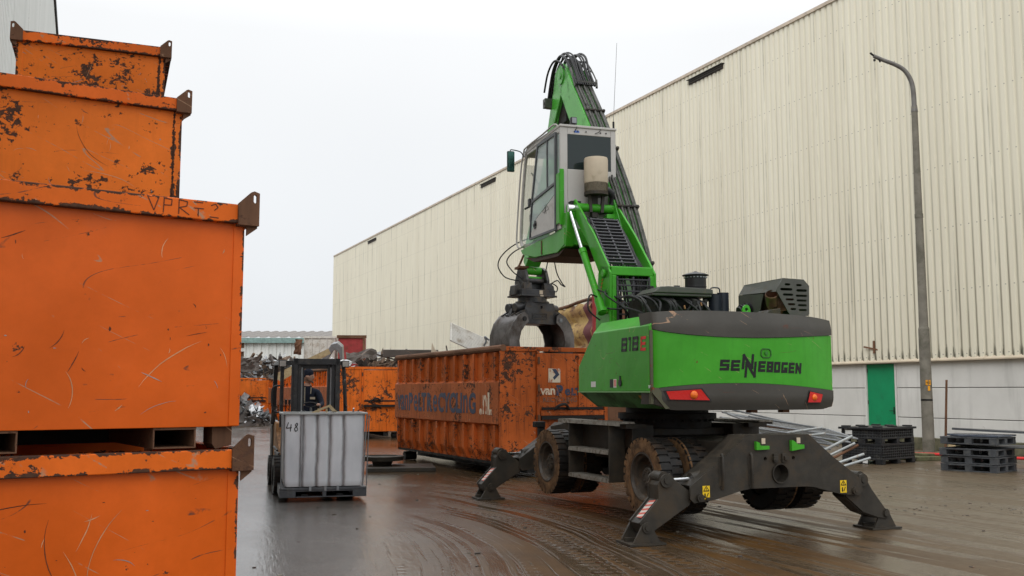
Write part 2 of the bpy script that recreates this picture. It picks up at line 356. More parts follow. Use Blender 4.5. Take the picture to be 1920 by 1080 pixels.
# ================================================================== GROUND
def ground_mat():
    g = G('wet_muddy_concrete', .4); p = g.pos()
    sx = g.n('ShaderNodeSeparateXYZ'); g.L(p, sx.inputs[0]); X, Y = sx.outputs[0], sx.outputs[1]
    dx = g.math('ADD', X, 13.0); dy = g.math('SUBTRACT', Y, 8.0)
    r = g.math('SQRT', g.math('ADD', g.math('MULTIPLY', dx, dx), g.math('MULTIPLY', dy, dy)))
    th = g.math('MULTIPLY', g.math('ARCTAN2', dy, dx), 12.5)
    wob = g.math('MULTIPLY', g.math('SUBTRACT', g.noise(p, .25, 2), .5), .7)
    cb = g.n('ShaderNodeCombineXYZ'); g.L(g.math('ADD', r, wob), cb.inputs[0]); g.L(th, cb.inputs[1]); pol = cb.outputs[0]
    # straight traffic direction along the sheds
    st = g.map(p, (1, 1, 1), (0, 0, R(-24)))
    near_arc = g.step(g.noise(p, .14, 2), .42, .56)
    zone = g.math('MULTIPLY', g.step(X, 3.2, 1.0), g.step(Y, 21, 16), clamp=True)       # turning area
    zr = g.step(g.math('ADD', X, g.math('MULTIPLY', Y, .0)), 3.0, 6.0)                     # drier side by the wall
    big = g.noise(p, .22, 4, .55); med = g.noise(p, 1.1, 6, .62); fin = g.noise(p, 9, 6, .65); grit = g.noise(p, 60, 3, .7)
    tr1 = g.math('ADD', g.math('MULTIPLY', g.noise(g.map(pol, (2.2, .07, 1)), 1.0, 3, .55), .5), g.math('MULTIPLY', g.noise(g.map(pol, (13, .2, 1), loc=(3, 1, 0)), 1.0, 5, .6), .5))
    tr2 = g.math('ADD', g.math('MULTIPLY', g.noise(g.map(st, (1.6, .10, 1)), 1.0, 3, .55), .5), g.math('MULTIPLY', g.noise(g.map(st, (6.5, .22, 1), loc=(3, 1, 0)), 1.0, 5, .6), .5))
    tr = g.mix(zone, tr2, tr1)
    # tread marks: short ribs across the wheel path
    def tread(v, fx, fy):
        wv = g.n('ShaderNodeTexWave', wave_type='BANDS', bands_direction='Y', wave_profile='SIN')
        g.L(g.map(v, (fx * .35, fy, 0), (0, 0, 0)), wv.inputs[0]); wv.inputs['Scale'].default_value = 1.0
        wv.inputs['Distortion'].default_value = 1.2; wv.inputs['Detail'].default_value = 2; wv.inputs['Detail Scale'].default_value = 1.5
        return wv.outputs[0]
    tw = tread(pol, 1, 1.9)
    lane = g.noise(g.map(pol, (2.2, .05, 1), loc=(7, 0, 0)), 1.2, 3, .5)
    lanem = g.math('MULTIPLY', g.math('MULTIPLY', g.step(lane, .51, .56), zone), g.step(X, -1.3, -.3), clamp=True)
    treadh = g.math('MULTIPLY', g.math('MULTIPLY', tw, lanem), g.step(g.noise(p, 2.5, 4), .4, .6))
    mud = g.mix(g.step(med, .3, .7), (.042, .019, .004), (.100, .048, .011))
    silt = g.mix(g.step(fin, .3, .7), (.044, .026, .012), (.092, .062, .035))
    dry = g.mix(g.step(fin, .3, .7), (.074, .052, .030), (.135, .104, .068))
    conc = g.mix(g.step(fin, .3, .7), (.085, .082, .078), (.15, .147, .142))
    wetm = g.step(g.math('ADD', tr, g.math('MULTIPLY', g.math('MULTIPLY', g.math('SUBTRACT', tw, .5), lanem), .09)), .475, .515)
    wetm = g.math('MAXIMUM', wetm, g.step(X, .2, -1.6))
    wetm = g.math('MAXIMUM', wetm, g.math('MULTIPLY', zr, .6))
    c = g.mix(wetm, mud, silt)
    # silt crust on the right, thicker mud round the machine
    c = g.mix(g.math('MULTIPLY', zr, g.step(big, .35, .55, .5, 1.), clamp=True), c, dry)
    lft = g.math('MULTIPLY', g.step(X, -1.2, -3.4), g.step(Y, 20.5, 15.5), clamp=True)
    c = g.mix(g.math('MULTIPLY', lft, .85), c, conc)
    c = g.mix(g.math('MULTIPLY', g.step(g.noise(p, .6, 7, .7), .55, .66), g.step(X, 6, -2, .35, .1)), c, (.070, .038, .016))
    c = g.mix(g.math('MULTIPLY', treadh, .9, clamp=True), c, (.055, .030, .012))
    c = g.mix(g.step(grit, .66, .74, 0., .5), c, (.025, .02, .016))
    # slab joints on the left
    sl = g.map(p, (1, 1, 1), (0, 0, R(-14)))
    ss = g.n('ShaderNodeSeparateXYZ'); g.L(sl, ss.inputs[0])
    def joint(v, per, wd):
        return g.step(g.math('ABSOLUTE', g.math('SUBTRACT', g.math('FRACT', g.math('DIVIDE', v, per)), .5)), wd, wd * .5)
    jn = g.math('MAXIMUM', joint(ss.outputs[0], 4.2, .004), joint(ss.outputs[1], 5.1, .003))
    c = g.mix(g.math('MULTIPLY', g.math('MULTIPLY', jn, lft), .75), c, (.03, .025, .02))
    g.color(c)
    wet = g.noise(g.map(st, (.8, .5, 1)), .55, 5, .6)
    ro = g.step(wet, .35, .65, .10, .24)
    ro = g.math('ADD', ro, g.step(wetm, 1, 0, 0., .36))
    ro = g.math('ADD', ro, g.math('MULTIPLY', zr, .12))
    ro = g.math('ADD', ro, g.step(grit, .4, .8, 0, .10))
    g.rough(ro)
    g.put(g.b.inputs['Specular IOR Level'], g.math('SUBTRACT', g.step(wetm, 0, 1, .16, .62), g.math('MULTIPLY', zr, .22)))
    h = g.math('ADD', g.math('MULTIPLY', wetm, -1.0), g.math('MULTIPLY', treadh, 1.2))
    h = g.math('ADD', h, g.math('MULTIPLY', fin, .28)); h = g.math('ADD', h, g.math('MULTIPLY', grit, .06))
    h = g.math('ADD', h, g.math('MULTIPLY', med, .6))
    h = g.math('ADD', h, g.math('MULTIPLY', g.noise(g.map(pol, (26, 2.2, 1)), 1.0, 4, .6), .5))
    g.bump(h, .6, .014)
    return g.m
mb = MB(); mb.add([(-300, -40, 0), (300, -40, 0), (300, 500, 0), (-300, 500, 0)], [(0, 1, 2, 3)])
tag(mb.build('ground', ground_mat()), kind='structure')

# ================================================================== WAREHOUSE (right)
def cladding_mat(name, c1, c2, base_z, stain_shade=1.):
    g = G(name, .45); v = g.vec('Object', False)
    s = g.n('ShaderNodeSeparateXYZ'); g.L(v, s.inputs[0]); y, z = s.outputs[1], s.outputs[2]
    c = g.mix(g.step(g.noise(g.map(v, (1, .9, .05)), 1.2, 5, .6), .3, .7), c1, c2)
    # dark lap joint every fifth rib, with irregular mould
    fr = g.math('FRACT', g.math('DIVIDE', y, 1.4))
    lap = g.step(g.math('ABSOLUTE', g.math('SUBTRACT', fr, .5)), .022, .008)
    ln = g.step(g.noise(g.map(v, (1, .8, .25)), 1.5, 4, .6), .42, .62)
    c = g.mix(g.math('MULTIPLY', g.math('MULTIPLY', lap, ln), .45 * stain_shade), c, (.10, .09, .06))
    # rain streaks down valleys, strongest low; a faint constant tone paints in rib shade
    f2 = g.math('FRACT', g.math('DIVIDE', y, .28))
    val = g.step(g.math('ABSOLUTE', g.math('SUBTRACT', g.math('FRACT', g.math('ADD', f2, .39)), .5)), .22, .10)
    sn = g.noise(g.map(v, (1, 3.2, .16)), 1.0, 5, .62)
    low = g.step(z, base_z + 8., base_z, 0., .34)
    st = g.step(g.math('ADD', sn, low), .52, .86, 0.12, .78)
    c = g.mix(g.math('MULTIPLY', g.math('MULTIPLY', val, st), stain_shade), c, (.15, .13, .085))
    # black-green mould feet at the bottom
    ft = g.math('ADD', g.step(z, base_z + .75, base_z + .02), g.step(g.noise(g.map(v, (1, 5, .9)), 1.4, 5, .7), .3, .7, -.75, .12))
    c = g.mix(g.math('MULTIPLY', g.math('MULTIPLY', g.step(ft, .25, .6), g.step(g.math('ABSOLUTE', g.math('SUBTRACT', g.math('FRACT', g.math('ADD', f2, .39)), .5)), .32, .16)), .85 * stain_shade, clamp=True), c, (.045, .048, .028))
    # fixing screws in rows
    sy = g.math('ABSOLUTE', g.math('SUBTRACT', f2, .5)); sz = g.math('ABSOLUTE', g.math('SUBTRACT', g.math('FRACT', g.math('DIVIDE', z, 1.85)), .5))
    dot = g.math('MULTIPLY', g.step(sy, .07, .04), g.step(sz, .010, .006))
    c = g.mix(g.math('MULTIPLY', dot, .6), c, (.12, .11, .10))
    g.color(c); g.bump(g.noise(v, 2.5, 3), .08, .01)
    return g.m
M['clad'] = cladding_mat('cream_profiled_cladding', (.69, .645, .51), (.77, .73, .59), 2.62)
M['clad2'] = cladding_mat('white_profiled_cladding', (.60, .62, .59), (.70, .71, .68), -3, .5)
def concrete(name, a, b, seam=()):
    g = G(name, .75); v = g.vec('Object', False)
    c = g.mix(g.step(g.noise(v, .8, 6, .6), .3, .7), a, b)
    c = g.mix(g.step(g.noise(g.map(v, (1, 2, .25)), 1.3, 6, .65), .54, .72, 0., .4), c, tuple(x * .62 for x in a))
    c = g.mix(g.step(g.noise(v, 3.1, 7, .7), .66, .72, 0., .4), c, (.20, .16, .10))
    s = g.n('ShaderNodeSeparateXYZ'); g.L(v, s.inputs[0])
    ft = g.math('ADD', g.step(s.outputs[2], .45, 0.), g.step(g.noise(v, 2, 5, .7), .3, .7, -.6, .2))
    c = g.mix(g.step(ft, .2, .7, 0., .8), c, (.10, .085, .06))
    g.color(c); g.bump(g.noise(v, 25, 4), .15, .01)
    return g.m
M['plinth'] = concrete('precast_concrete_panel', (.58, .57, .535), (.68, .67, .635))

def ribbed(mb, y0, y1, z0, z1, pitch=.28, d=.045, x=0, sgn=-1, zf=None):
    """real trapezoid ribs along y, face towards sgn*x; zf(y) gives the top"""
    pts = []; y = y0
    while y < y1:
        pts += [(0, y), (0, y + pitch * .22), (sgn * d, y + pitch * .34), (sgn * d, y + pitch * .90)]; y += pitch
    pts.append((0, y))
    zt = zf or (lambda q: z1)
    lo = [(x + a, b, z0) for a, b in pts]; hi = [(x + a, b, zt(b)) for a, b in pts]
    mb.grid([lo, hi])
wh = thing('warehouse', 'long cream ribbed-steel warehouse with grey concrete plinth filling the right side', 'warehouse', (13.7, 26.7, 0), 23.8)
ZT = 14.95
mb = MB(); ribbed(mb, -12, 77.4, 2.66, ZT, .28, .042); mb.build('cladding', M['clad'], wh)
mb = MB()
for z0, z1 in ((0, .905), (.925, 1.80), (1.82, 2.60)):
    y = -12
    for y1 in (-6.2, 4.60): mb.box((.06, y + .006, z0), (.3, y1 - .006, z1)); y = y1
    y = 5.96
    for y1 in (12, 18, 24, 32, 40, 48, 56, 66, 77.3): mb.box((.06, y + .006, z0), (.3, y1 - .006, z1)); y = y1
mb.build('plinth', M['plinth'], wh, bevel=.01)
mb = MB(); mb.box((.09, -12, 0), (.28, 4.55, 2.6)); mb.box((.09, 6.0, 0), (.28, 77.3, 2.6)); mb.build('joint_filler', M['trim'], wh)
mb = MB(); mb.prism([(-.10, 2.585), (-.10, 2.62), (-.01, 2.70), (.1, 2.70), (.1, 2.603), (-.06, 2.603)], -12, 77.3, 'y')
mb.build('flashing', M['cream'], wh)
mb = MB(); mb.prism([(-.09, ZT - .02), (-.09, ZT + .10), (.3, ZT + .13), (.3, ZT - .02)], -12, 77.5, 'y'); mb.build('eaves_trim', simple('eaves_trim_paint', (.50, .42, .33), .5), wh)
mb = MB(); mb.box((.01, 77.41, 0), (30, 77.6, ZT)); mb.box((.31, -12.2, 0), (30, 77.3, ZT - .1)); mb.build('far_walls_and_roof', M['cream'], wh)
for y0, y1, z in ((13.0, 15.4, 14.50), (36.3, 38.7, 14.50), (62.5, 65, 14.50)):
    mb = MB(); mb.box((-.06, y0, z), (.02, y1, z + .20))
    v_ = mb.build('roof_vent', M['scrapd'], wh)
    mb = MB(); mb.box((-.14, y0 - .05, z + .20), (.0, y1 + .05, z + .23))
    for k in range(2): mb.bar((-.10, y0, z + .05 + k * .08), (-.10, y1, z + .05 + k * .08), .05, .012)
    mb.build('vent_louvre', M['trim'], v_)
gdoor = simple('green_door_paint', (.006, .25, .10), .4, 0, .08, (.012, .18, .075), .25, 2)
mb = MB(); mb.box((.10, 4.68, .02), (.16, 5.88, 2.56)); dr = mb.build('door', gdoor, wh)
for z in (.3, 1.3, 2.3): mb = MB(); mb.cyl((.09, 5.86, z), (.09, 5.86, z + .12), .014); mb.build('hinge', M['trim'], dr)
mb = MB(); mb.box((.085, 4.76, 1.0), (.098, 4.80, 1.22)); mb.cyl((.04, 4.78, 1.1), (.09, 4.78, 1.1), .012); mb.bar((.045, 4.78, 1.1), (.045, 4.92, 1.1), .02); mb.build('handle', M['black'], dr)
mb = MB(); mb.box((.05, 5.885, 0), (.26, 5.955, 2.6)); mb.box((.05, 4.605, 0), (.26, 4.675, 2.6)); mb.box((.05, 4.68, 2.565), (.26, 5.88, 2.6)); mb.build('door_frame', M['plinth'], wh)
mb = MB(); mb.bar((-.02, 5.2, 3.0), (-.12, 5.75, 3.12), .03, .05); mb.box((-.08, 5.35, 2.9), (-.03, 5.4, 3.3)); mb.build('lamp_bracket', M['rust'], wh)
mb = MB(); mb.tube([(-.05, 74.5, 6.9), (-.3, 74.5, 6.5), (-.4, 74.0, 6.5)], .05); mb.build('wall_hook', M['under_dark'], wh)

# left warehouse, seen past the stacks
lw = thing('warehouse', 'tall pale ribbed-steel shed behind the orange bin stacks at the left edge', 'warehouse', (-2.51, 2, 0), 23.2)
mb = MB(); ribbed(mb, 0, 62, 0, 15.2, .3, .04, 0, 1); mb.build('cladding', M['clad2'], lw)
mb = MB(); mb.box((-.1, -.02, 15.15), (.10, 62.1, 15.36)); mb.build('eaves_trim', M['under_dark'], lw)
mb = MB(); mb.box((-14, 0, 0), (-.02, 61.9, 15.1)); mb.build('far_walls_and_roof', M['clad2'], lw)

# low shed closing the yard
fs = thing('shed', 'low far shed with grey sloping roof and green gutter behind the scrap', 'shed', (-40, 118, 0), 0)
mb = MB(); pts = []
x = 0
while x < 60: pts += [(x, 0), (x + .35, 0), (x + .45, .12), (x + .75, .12)]; x += .9
mb.grid([[(a, b, 0) for a, b in pts], [(a, b, 7.4) for a, b in pts]]); mb.build('wall', M['clad2'], fs)
mb = MB(); mb.box((-.5, -.5, 7.4), (60.5, -.1, 8.0)); mb.build('gutter', simple('grey_green_gutter', (.20, .30, .28), .5), fs)
mb = MB(); pts = []; x = -.5
while x < 60.5: pts += [(x, 0), (x + .5, 0), (x + .7, .10), (x + 1., .10)]; x += 1.2
mb.grid([[(a, -.45, 8.02 + b) for a, b in pts], [(a, 14, 9.6 + b) for a, b in pts]]); mb.build('roof', simple('weathered_grey_roof', (.20, .185, .17), .8), fs)
mb = MB(); mb.box((0, .3, 0), (60, 26, 7.9)); mb.build('far_walls', M['clad2'], fs)

# ================================================================== LAMP POST and wall-side things
lp = thing('lamp_post', 'tall tapered concrete lamp post with bent steel arm and no lantern', 'lamp post', (10.6, 25.6, 0), 0)
mb = MB(); mb.cyl((0, 0, 0), (0, 0, 3.3), .150, .135, 24); mb.cyl((0, 0, 3.3), (0, 0, 3.36), .135, .116, 24); mb.cyl((0, 0, 3.36), (0, 0, 6.2), .116, .098, 24); mb.cyl((0, 0, 6.2), (0, 0, 6.3), .108, .106, 24); mb.cyl((0, 0, 6.3), (0, 0, 9.15), .094, .078, 24); mb.build('post', M['postc'], lp, smooth=True)
mb = MB(); mb.cyl((0, 0, 1.46), (0, 0, 1.51), .146, .145, 24); mb.build('band', M['under_dark'], lp, smooth=True)
mb = MB(); mb.tube([(0, 0, 9.1), (-.01, 0, 9.6), (-.07, 0, 9.9), (-.22, 0, 10.15), (-.45, 0, 10.30), (-.75, 0, 10.42), (-1.02, 0, 10.54)], (.066, .05), 12)
mb.cyl((0, 0, 9.02), (0, 0, 9.2), .088, .07, 16)
mb.build('arm', simple('grey_steel_arm', (.16, .15, .14), .5, .2), lp, smooth=True)
mb = MB(); mb.tube([(-.98, 0, 10.52), (-1.08, 0, 10.60), (-1.1, 0, 10.63)], .028); mb.bar((-.9, -.03, 10.44), (-.86, -.03, 10.36), .03); mb.cyl((-1.0, 0, 10.45), (-1.0, 0, 10.40), .03)
mb.build('bracket', M['under_dark'], lp)
mb = MB(); mb.box((-.07, -.152, 1.86), (-.015, -.138, 1.99)); mb.box((.01, -.152, 1.86), (.055, -.138, 1.99)); mb.box((-.02, -.152, 1.72), (.035, -.14, 1.84)); mb.build('sticker', simple('orange_number_sticker', (.75, .33, .02), .5), lp)
text('sticker_digit', '9 3', .085, lambda x, y, z: (-.06 + x, -.155, 1.89 + y), M['blk_ink'], lp)

kb = thing('kerb_block', 'mossy low concrete base slab under the lamp post', 'base slab', (10.45, 25.35, 0), 20)
mb = MB(); mb.box((-.75, -.45, 0), (.55, .25, .10)); mb.box((-.3, -.2, .1), (.5, .3, .16)); mb.build('slab', simple('mossy_concrete', (.12, .12, .06), .85, 0, .35, (.07, .06, .04), .5, 5), kb, bevel=.015)
kb2 = MB(); kb2.box((-.35, -11, 0), (.0, 12, .34)); o = kb2.build('retaining_kerb', simple('green_stained_kerb', (.13, .12, .075), .85, 0, .4, (.05, .055, .03), .6, 3), None, bevel=.01)
o.location = (13.7, 26.7, 0); o.rotation_euler = (0, 0, R(23.8)); tag(o, 'low mossy concrete kerb running along the foot of the warehouse plinth', 'kerb')
mb = MB(); mb.tube([(9.2, 25.6, .09), (9.7, 25.2, .12), (10.2, 25.5, .13), (10.9, 24.9, .14), (11.6, 24.3, .12), (12.4, 23.2, .14), (13.2, 22.3, .12)], .035, 8)
tag(mb.build('drain_hose', M['pink'], smooth=True), 'red plastic hose lying along the kerb behind the pallets', 'hose')
mb = MB(); mb.cyl((0, 0, 0), (.12, 0, 2.02), .035, .03, 10); mb.box((-.05, -.05, 0), (.05, .05, .03))
o = mb.build('steel_bar', M['rust'], smooth=True); o.location = (12.05, 28.0, 0); tag(o, 'rusty steel bar leaning upright against the concrete plinth beside the lamp post', 'steel bar')
mb = MB(); mb.prism([(-.16, 0), (.16, 0), (.10, .46), (-.02, .5)], 0, .06, 'y'); o = mb.build('concrete_offcut', M['wood']); o.location = (10.96, 25.0, .0); o.rotation_euler = (R(-12), 0, R(10)); tag(o, 'small pale triangular offcut propped between post and pallets', 'offcut')

# plastic pallets
def pallet_mb(L_=1.2, W=1.0, H=.155):
    mb = MB()
    mb.box((0, 0, H - .03), (L_, W, H))
    for a in (0, L_ / 2 - .08, L_ - .16):
        for b in (0, W / 2 - .07, W - .14): mb.box((a + .004, b + .004, .024), (a + .156, b + .136, H - .0305))
    for b in (0, W / 2 - .07, W - .14): mb.box((0, b, 0), (L_, b + .14, .0235))
    for a in (0, L_ - .14): mb.box((a + .002, .142, .001), (a + .138, W - .142, .0225))
    for k in range(7):
        mb.box((.06 + k * .16, .02, H), (.11 + k * .16, W - .02, H + .006))
    return mb
def pallet(lab, loc, rz, rx=0, ry=0, first=[None]):
    if first[0] is None:
        o = pallet_mb().build('plastic_pallet', M['pallet'], bevel=.008); first[0] = o
    else: o = dup(first[0])
    o.location = loc; o.rotation_euler = (R(rx), R(ry), R(rz))
    return tag(o, lab, 'pallet', 'grey plastic pallets beside the lamp post')
PX, PY, PR = 9.30, 21.89, -48
pallet('bottom grey plastic pallet of the stack right of the lamp post, on the ground', (PX, PY, 0), PR)
pallet('second grey plastic pallet up in the stack right of the lamp post', (PX + .02, PY + .03, .165), PR - .5)
pallet('third grey plastic pallet up, just under the bowed sheets', (PX - .01, PY + .02, .33), PR + .5)
pallet('grey plastic pallet resting on the bowed black sheets', (PX + .02, PY + .02, .575), PR)
def sheet(lab, L_, W_, loc, bow, t, mat, rz, ry=0, rx=0, name='plastic_sheet'):
    mb = MB(); n = 16; top = []; bot = []
    for i in range(n + 1):
        u = i / n; x = L_ * u; zz = bow * (2 * u - 1) ** 2; k = .35 * (1 - min(1, u * 3)) * W_
        top.append([(x, k, zz + t), (x, W_ - k * .3, zz + t)]); bot.append([(x, k, zz), (x, W_ - k * .3, zz)])
    mb.grid(top); mb.grid(bot)
    for j in (0, 1): mb.grid([[q[j] for q in top], [q[j] for q in bot]])
    mb.grid([[top[0][0], top[0][1]], [bot[0][0], bot[0][1]]]); mb.grid([[top[-1][0], top[-1][1]], [bot[-1][0], bot[-1][1]]])
    o = mb.build(name, mat); o.location = loc; o.rotation_euler = (R(rx), R(ry), R(rz)); return tag(o, lab, 'sheet')
sheet('bowed black plastic sheet jutting left out of the pallet stack', 2.5, 1.2, (9.30, 21.80, .496), .065, .012, M['crate'], -22)
sheet('thin grey-green sheet lying on the bowed black sheet in the pallet stack', 2.7, 1.1, (9.55, 21.72, .512), .045, .008, M['pallet'], -20)
sheet('flat blue-grey plastic board on top of the upper pallet', 1.22, .95, (PX + .03, PY + .02, .745), .0, .035, simple('blue_grey_board', (.085, .10, .13), .25), PR)
sheet('long dark plank-like board lying tilted on the very top of the pallet stack', 1.62, .55, (9.62, 22.0, .86), .0, .04, M['pallet'], -26, 2.2, name='plastic_board')

# folding lattice crates
def crate(lab, loc, rz, H, lid, wall=True):
    t = thing('folding_crate', lab, 'crate', loc, rz, 'black plastic crates by the green door')
    W, D = 1.05, 1.5
    mb = MB()
    for a in (0, W / 2 - .09, W - .18):
        for b in (0, D / 2 - .07, D - .14): mb.box((a, b, 0), (a + .18, b + .14, .0995))
    mb.box((.0, .0, .10), (W, D, .135)); mb.build('base', M['crate'], t, bevel=.008)
    mb = MB(); z0, z1 = .137, H - .04
    for (p, q, n) in (((0, 0), (W, 0), 26), ((0, D), (W, D), 26), ((0, 0), (0, D), 16), ((W, 0), (W, D), 16)):
        for k in range(n + 1):
            u = k / n; x, y = p[0] + (q[0] - p[0]) * u, p[1] + (q[1] - p[1]) * u
            x = min(max(x, .015), W - .015); y = min(max(y, .015), D - .015)
            mb.box((x - .008, y - .008, z0), (x + .008, y + .008, z1))
        nz = max(2, int((z1 - z0) / .055))
        for k in range(nz + 1):
            z = z0 + (z1 - z0) * k / nz
            mb.bar((min(max(p[0], .012), W - .012), min(max(p[1], .012), D - .012), z), (min(max(q[0], .012), W - .012), min(max(q[1], .012), D - .012), z), .022, .014)
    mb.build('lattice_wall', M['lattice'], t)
    mb = MB(); mb.box((.05, .05, .137), (W - .05, D - .05, z1 - .02)); mb.build('liner', M['under_dark'], t)  # added dark block that gives the crate its shaded interior
    mb = MB()
    if lid:
        mb.box((-.05, -.05, H - .045), (W + .05, D + .05, H + .005))
        for a, b in ((.0, .0), (.4, .1), (.82, .0), (.0, .65), (.8, .7), (.0, 1.38), (.4, 1.3), (.82, 1.38)): mb.box((a, b, H + .006), (a + .2, b + .12, H + .04))
        mb.build('lid', M['crate'], t, bevel=.008)
    else:
        for a, b in (((0, 0), (W, .05)), ((0, D - .05), (W, D)), ((0, .052), (.05, D - .052)), ((W - .05, .052), (W, D - .052))): mb.box((*a, H - .05), (*b, H))
        mb.build('top_rail', M['crate'], t, bevel=.006)
    mb = MB(); mb.box((.12, -.016, .20 if lid else .02), (.30, -.010, .30 if lid else .09)) if lid else mb.box((.55, -.012, .02), (.68, -.004, .09)); mb.build('label_tag', M['white_ink'], t)
    return t
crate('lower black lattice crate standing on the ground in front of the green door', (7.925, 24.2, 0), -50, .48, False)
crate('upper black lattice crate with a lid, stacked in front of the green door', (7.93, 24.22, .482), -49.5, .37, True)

# ================================================================== ORANGE STACKING BINS (left)
def make_bin():
    t = thing('stacking_bin', 'x', 'steel bin')
    Wd, D, H = 1.62, 1.95, 1.38
    b = M['bin_orange']
    mb = MB()                                        # hollow body
    x0, x1, y0, y1 = -Wd + .07, -.07, .05, D - .05; th = .012
    mb.box((x0, y0, .125), (x1, y0 + th, 1.278)); mb.box((x0, y1 - th, .125), (x1, y1, 1.278))
    mb.box((x0, y0 + th, .125), (x0 + th, y1 - th, 1.278)); mb.box((x1 - th, y0 + th, .125), (x1, y1 - th, 1.278))
    mb.box((x0 + th, y0 + th, .13), (x1 - th, y1 - th, .15))
    for a, c in ((x0 - .003, x0 + .055), (x1 - .055, x1 + .003)):
        mb.box((a, y0 - .007, .128), (c, y0 + .001, 1.27)); mb.box((a, y1 - .001, .128), (c, y1 + .007, 1.27))
    for s_, xx in ((-1, x0), (1, x1)):
        mb.box((xx - s_ * .001, y0 - .005, .1285), (xx + s_ * .007, y0 + .055, 1.2695)); mb.box((xx - s_ * .001, y1 - .055, .1285), (xx + s_ * .007, y1 + .005, 1.2695))
    mb.build('body', b, t, bevel=.003)
    mb = MB()                                        # top rim, box section on all four sides
    for a, c in (((-Wd + .115, 0, 1.272), (-.115, .07, 1.38)), ((-Wd + .115, D - .07, 1.272), (-.115, D, 1.38)),
                 ((-Wd, .115, 1.272), (-Wd + .07, D - .115, 1.38)), ((-.07, .115, 1.272), (0, D - .115, 1.38))): mb.box(a, c)
    mb.build('rim', M['bin_rim'], t, bevel=.006)
    out_ = [(-.122, 1.262), (0, 1.262), (0, 1.452), (-.032, 1.462), (-.048, 1.455), (-.122, 1.383)]
    hole = slot(-.036, 1.392, -.016, 1.442)
    for sx, ox in ((1, 0), (-1, -Wd)):
        for yy, sy in ((-.008, 1), (D + .008, -1)):
            mm = MB(); mm.box((ox - sx * .0, yy + sy * .0001, 1.262), (ox - sx * .012, yy + sy * .12, 1.38))
            mm.prism([(ox - sx * .001, 1.261), (ox - sx * .001, 1.252), (ox - sx * .062, 1.205), (ox - sx * .062, 1.261)], yy + sy * .02, yy + sy * .035, 'y')
            mm.box((ox - sx * .013, yy + sy * .012, 1.258), (ox - sx * .118, yy + sy * .085, 1.27))
            lug = mm.build('lug_bracket', M['rust'], t)
            holed('lifting_lug', [(ox + sx * a, q) for a, q in out_], [[(ox + sx * a, q) for a, q in hole]], .018, lambda x, y, z, yy=yy: (x, yy + z, y), M['rust'], lug)
    for a, c in ((-.53, -.30), (-1.42, -1.19)):      # fork pockets: open rectangular tubes front to back
        mb = MB(); mb.box((a, .06, .012), (c, D - .06, .018)); mb.box((a, .06, .112), (c, D - .06, .1245))
        mb.box((a, .06, .0182), (a + .008, D - .06, .1118)); mb.box((c - .008, .06, .0182), (c, D - .06, .1118))
        mb.build('fork_pocket', M['rust'], t)
    for a in (-.20, -Wd + .09):
        for yy in (.09, D - .25): mb = MB(); mb.prism([(a, .1245), (a + .11, .1245), (a + .11, .02), (a + .02, .001), (a, .03)], yy, yy + .16, 'y'); mb.build('foot', M['rust'], t)
    mb = MB(); mb.box((-1.54, D * .55, .004), (-.09, D * .55 + .02, .1243)); mb.box((-1.54, D - .08, .004), (-.09, D - .062, .1243)); mb.build('base_frame', M['under_dark'], t)  # added dark plates that black out the shaded gap under the bin
    return t
b0 = make_bin(); first = True
rows = (((-1.455, 5.66), 34.4, 2, 'nearest stack'), ((-2.70, 8.17), 31., 3, 'middle stack'), ((-3.80, 10.80), 22., 4, 'rear stack'))
BL = {(0, 0): 'ground-level scratched orange steel bin of the nearest stack, filling the bottom-left corner',
      (0, 1): 'large orange steel bin with letters scratched into its rim, topmost of the nearest stack',
      (1, 0): 'orange steel bin on the ground in the middle stack, lowest of three',
      (1, 1): 'orange steel bin second of three in the middle stack, behind the nearest stack',
      (1, 2): 'heavily chipped orange steel bin on top of the middle stack',
      (2, 0): 'orange steel bin on the ground in the rear stack, lowest of four',
      (2, 1): 'orange steel bin second from the ground in the rear stack of four',
      (2, 2): 'orange steel bin third from the ground in the rear stack of four',
      (2, 3): 'highest orange steel bin with brown rusted lugs, top of the rear stack'}
for ri, (o_, a_, n_, nm) in enumerate(rows):
    for k in range(n_):
        t = b0 if first else dup(b0); first = False
        j = random.uniform(-.012, .012) if k else 0
        t.location = (o_[0] + j, o_[1] + j, 1.38 * k); t.rotation_euler = (0, 0, R(a_))
        tag(t, BL[(ri, k)], 'steel bin', 'orange stacking bins at the left')
        if ri == 0 and k == 1: topbin = t
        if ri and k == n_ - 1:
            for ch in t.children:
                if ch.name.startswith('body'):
                    ch.data = ch.data.copy(); ch.data.materials[0] = M['bin_orange_old_lit']
scr = simple('scratched_lettering', (.10, .035, .02), .8)
sc_cols = [simple('pale_scratch', (.60, .30, .15), .6, 0, .3), simple('bare_steel_scratch', (.30, .27, .25), .5, 0, .3), simple('dark_scratch', (.10, .035, .018), .8, 0, .4)]
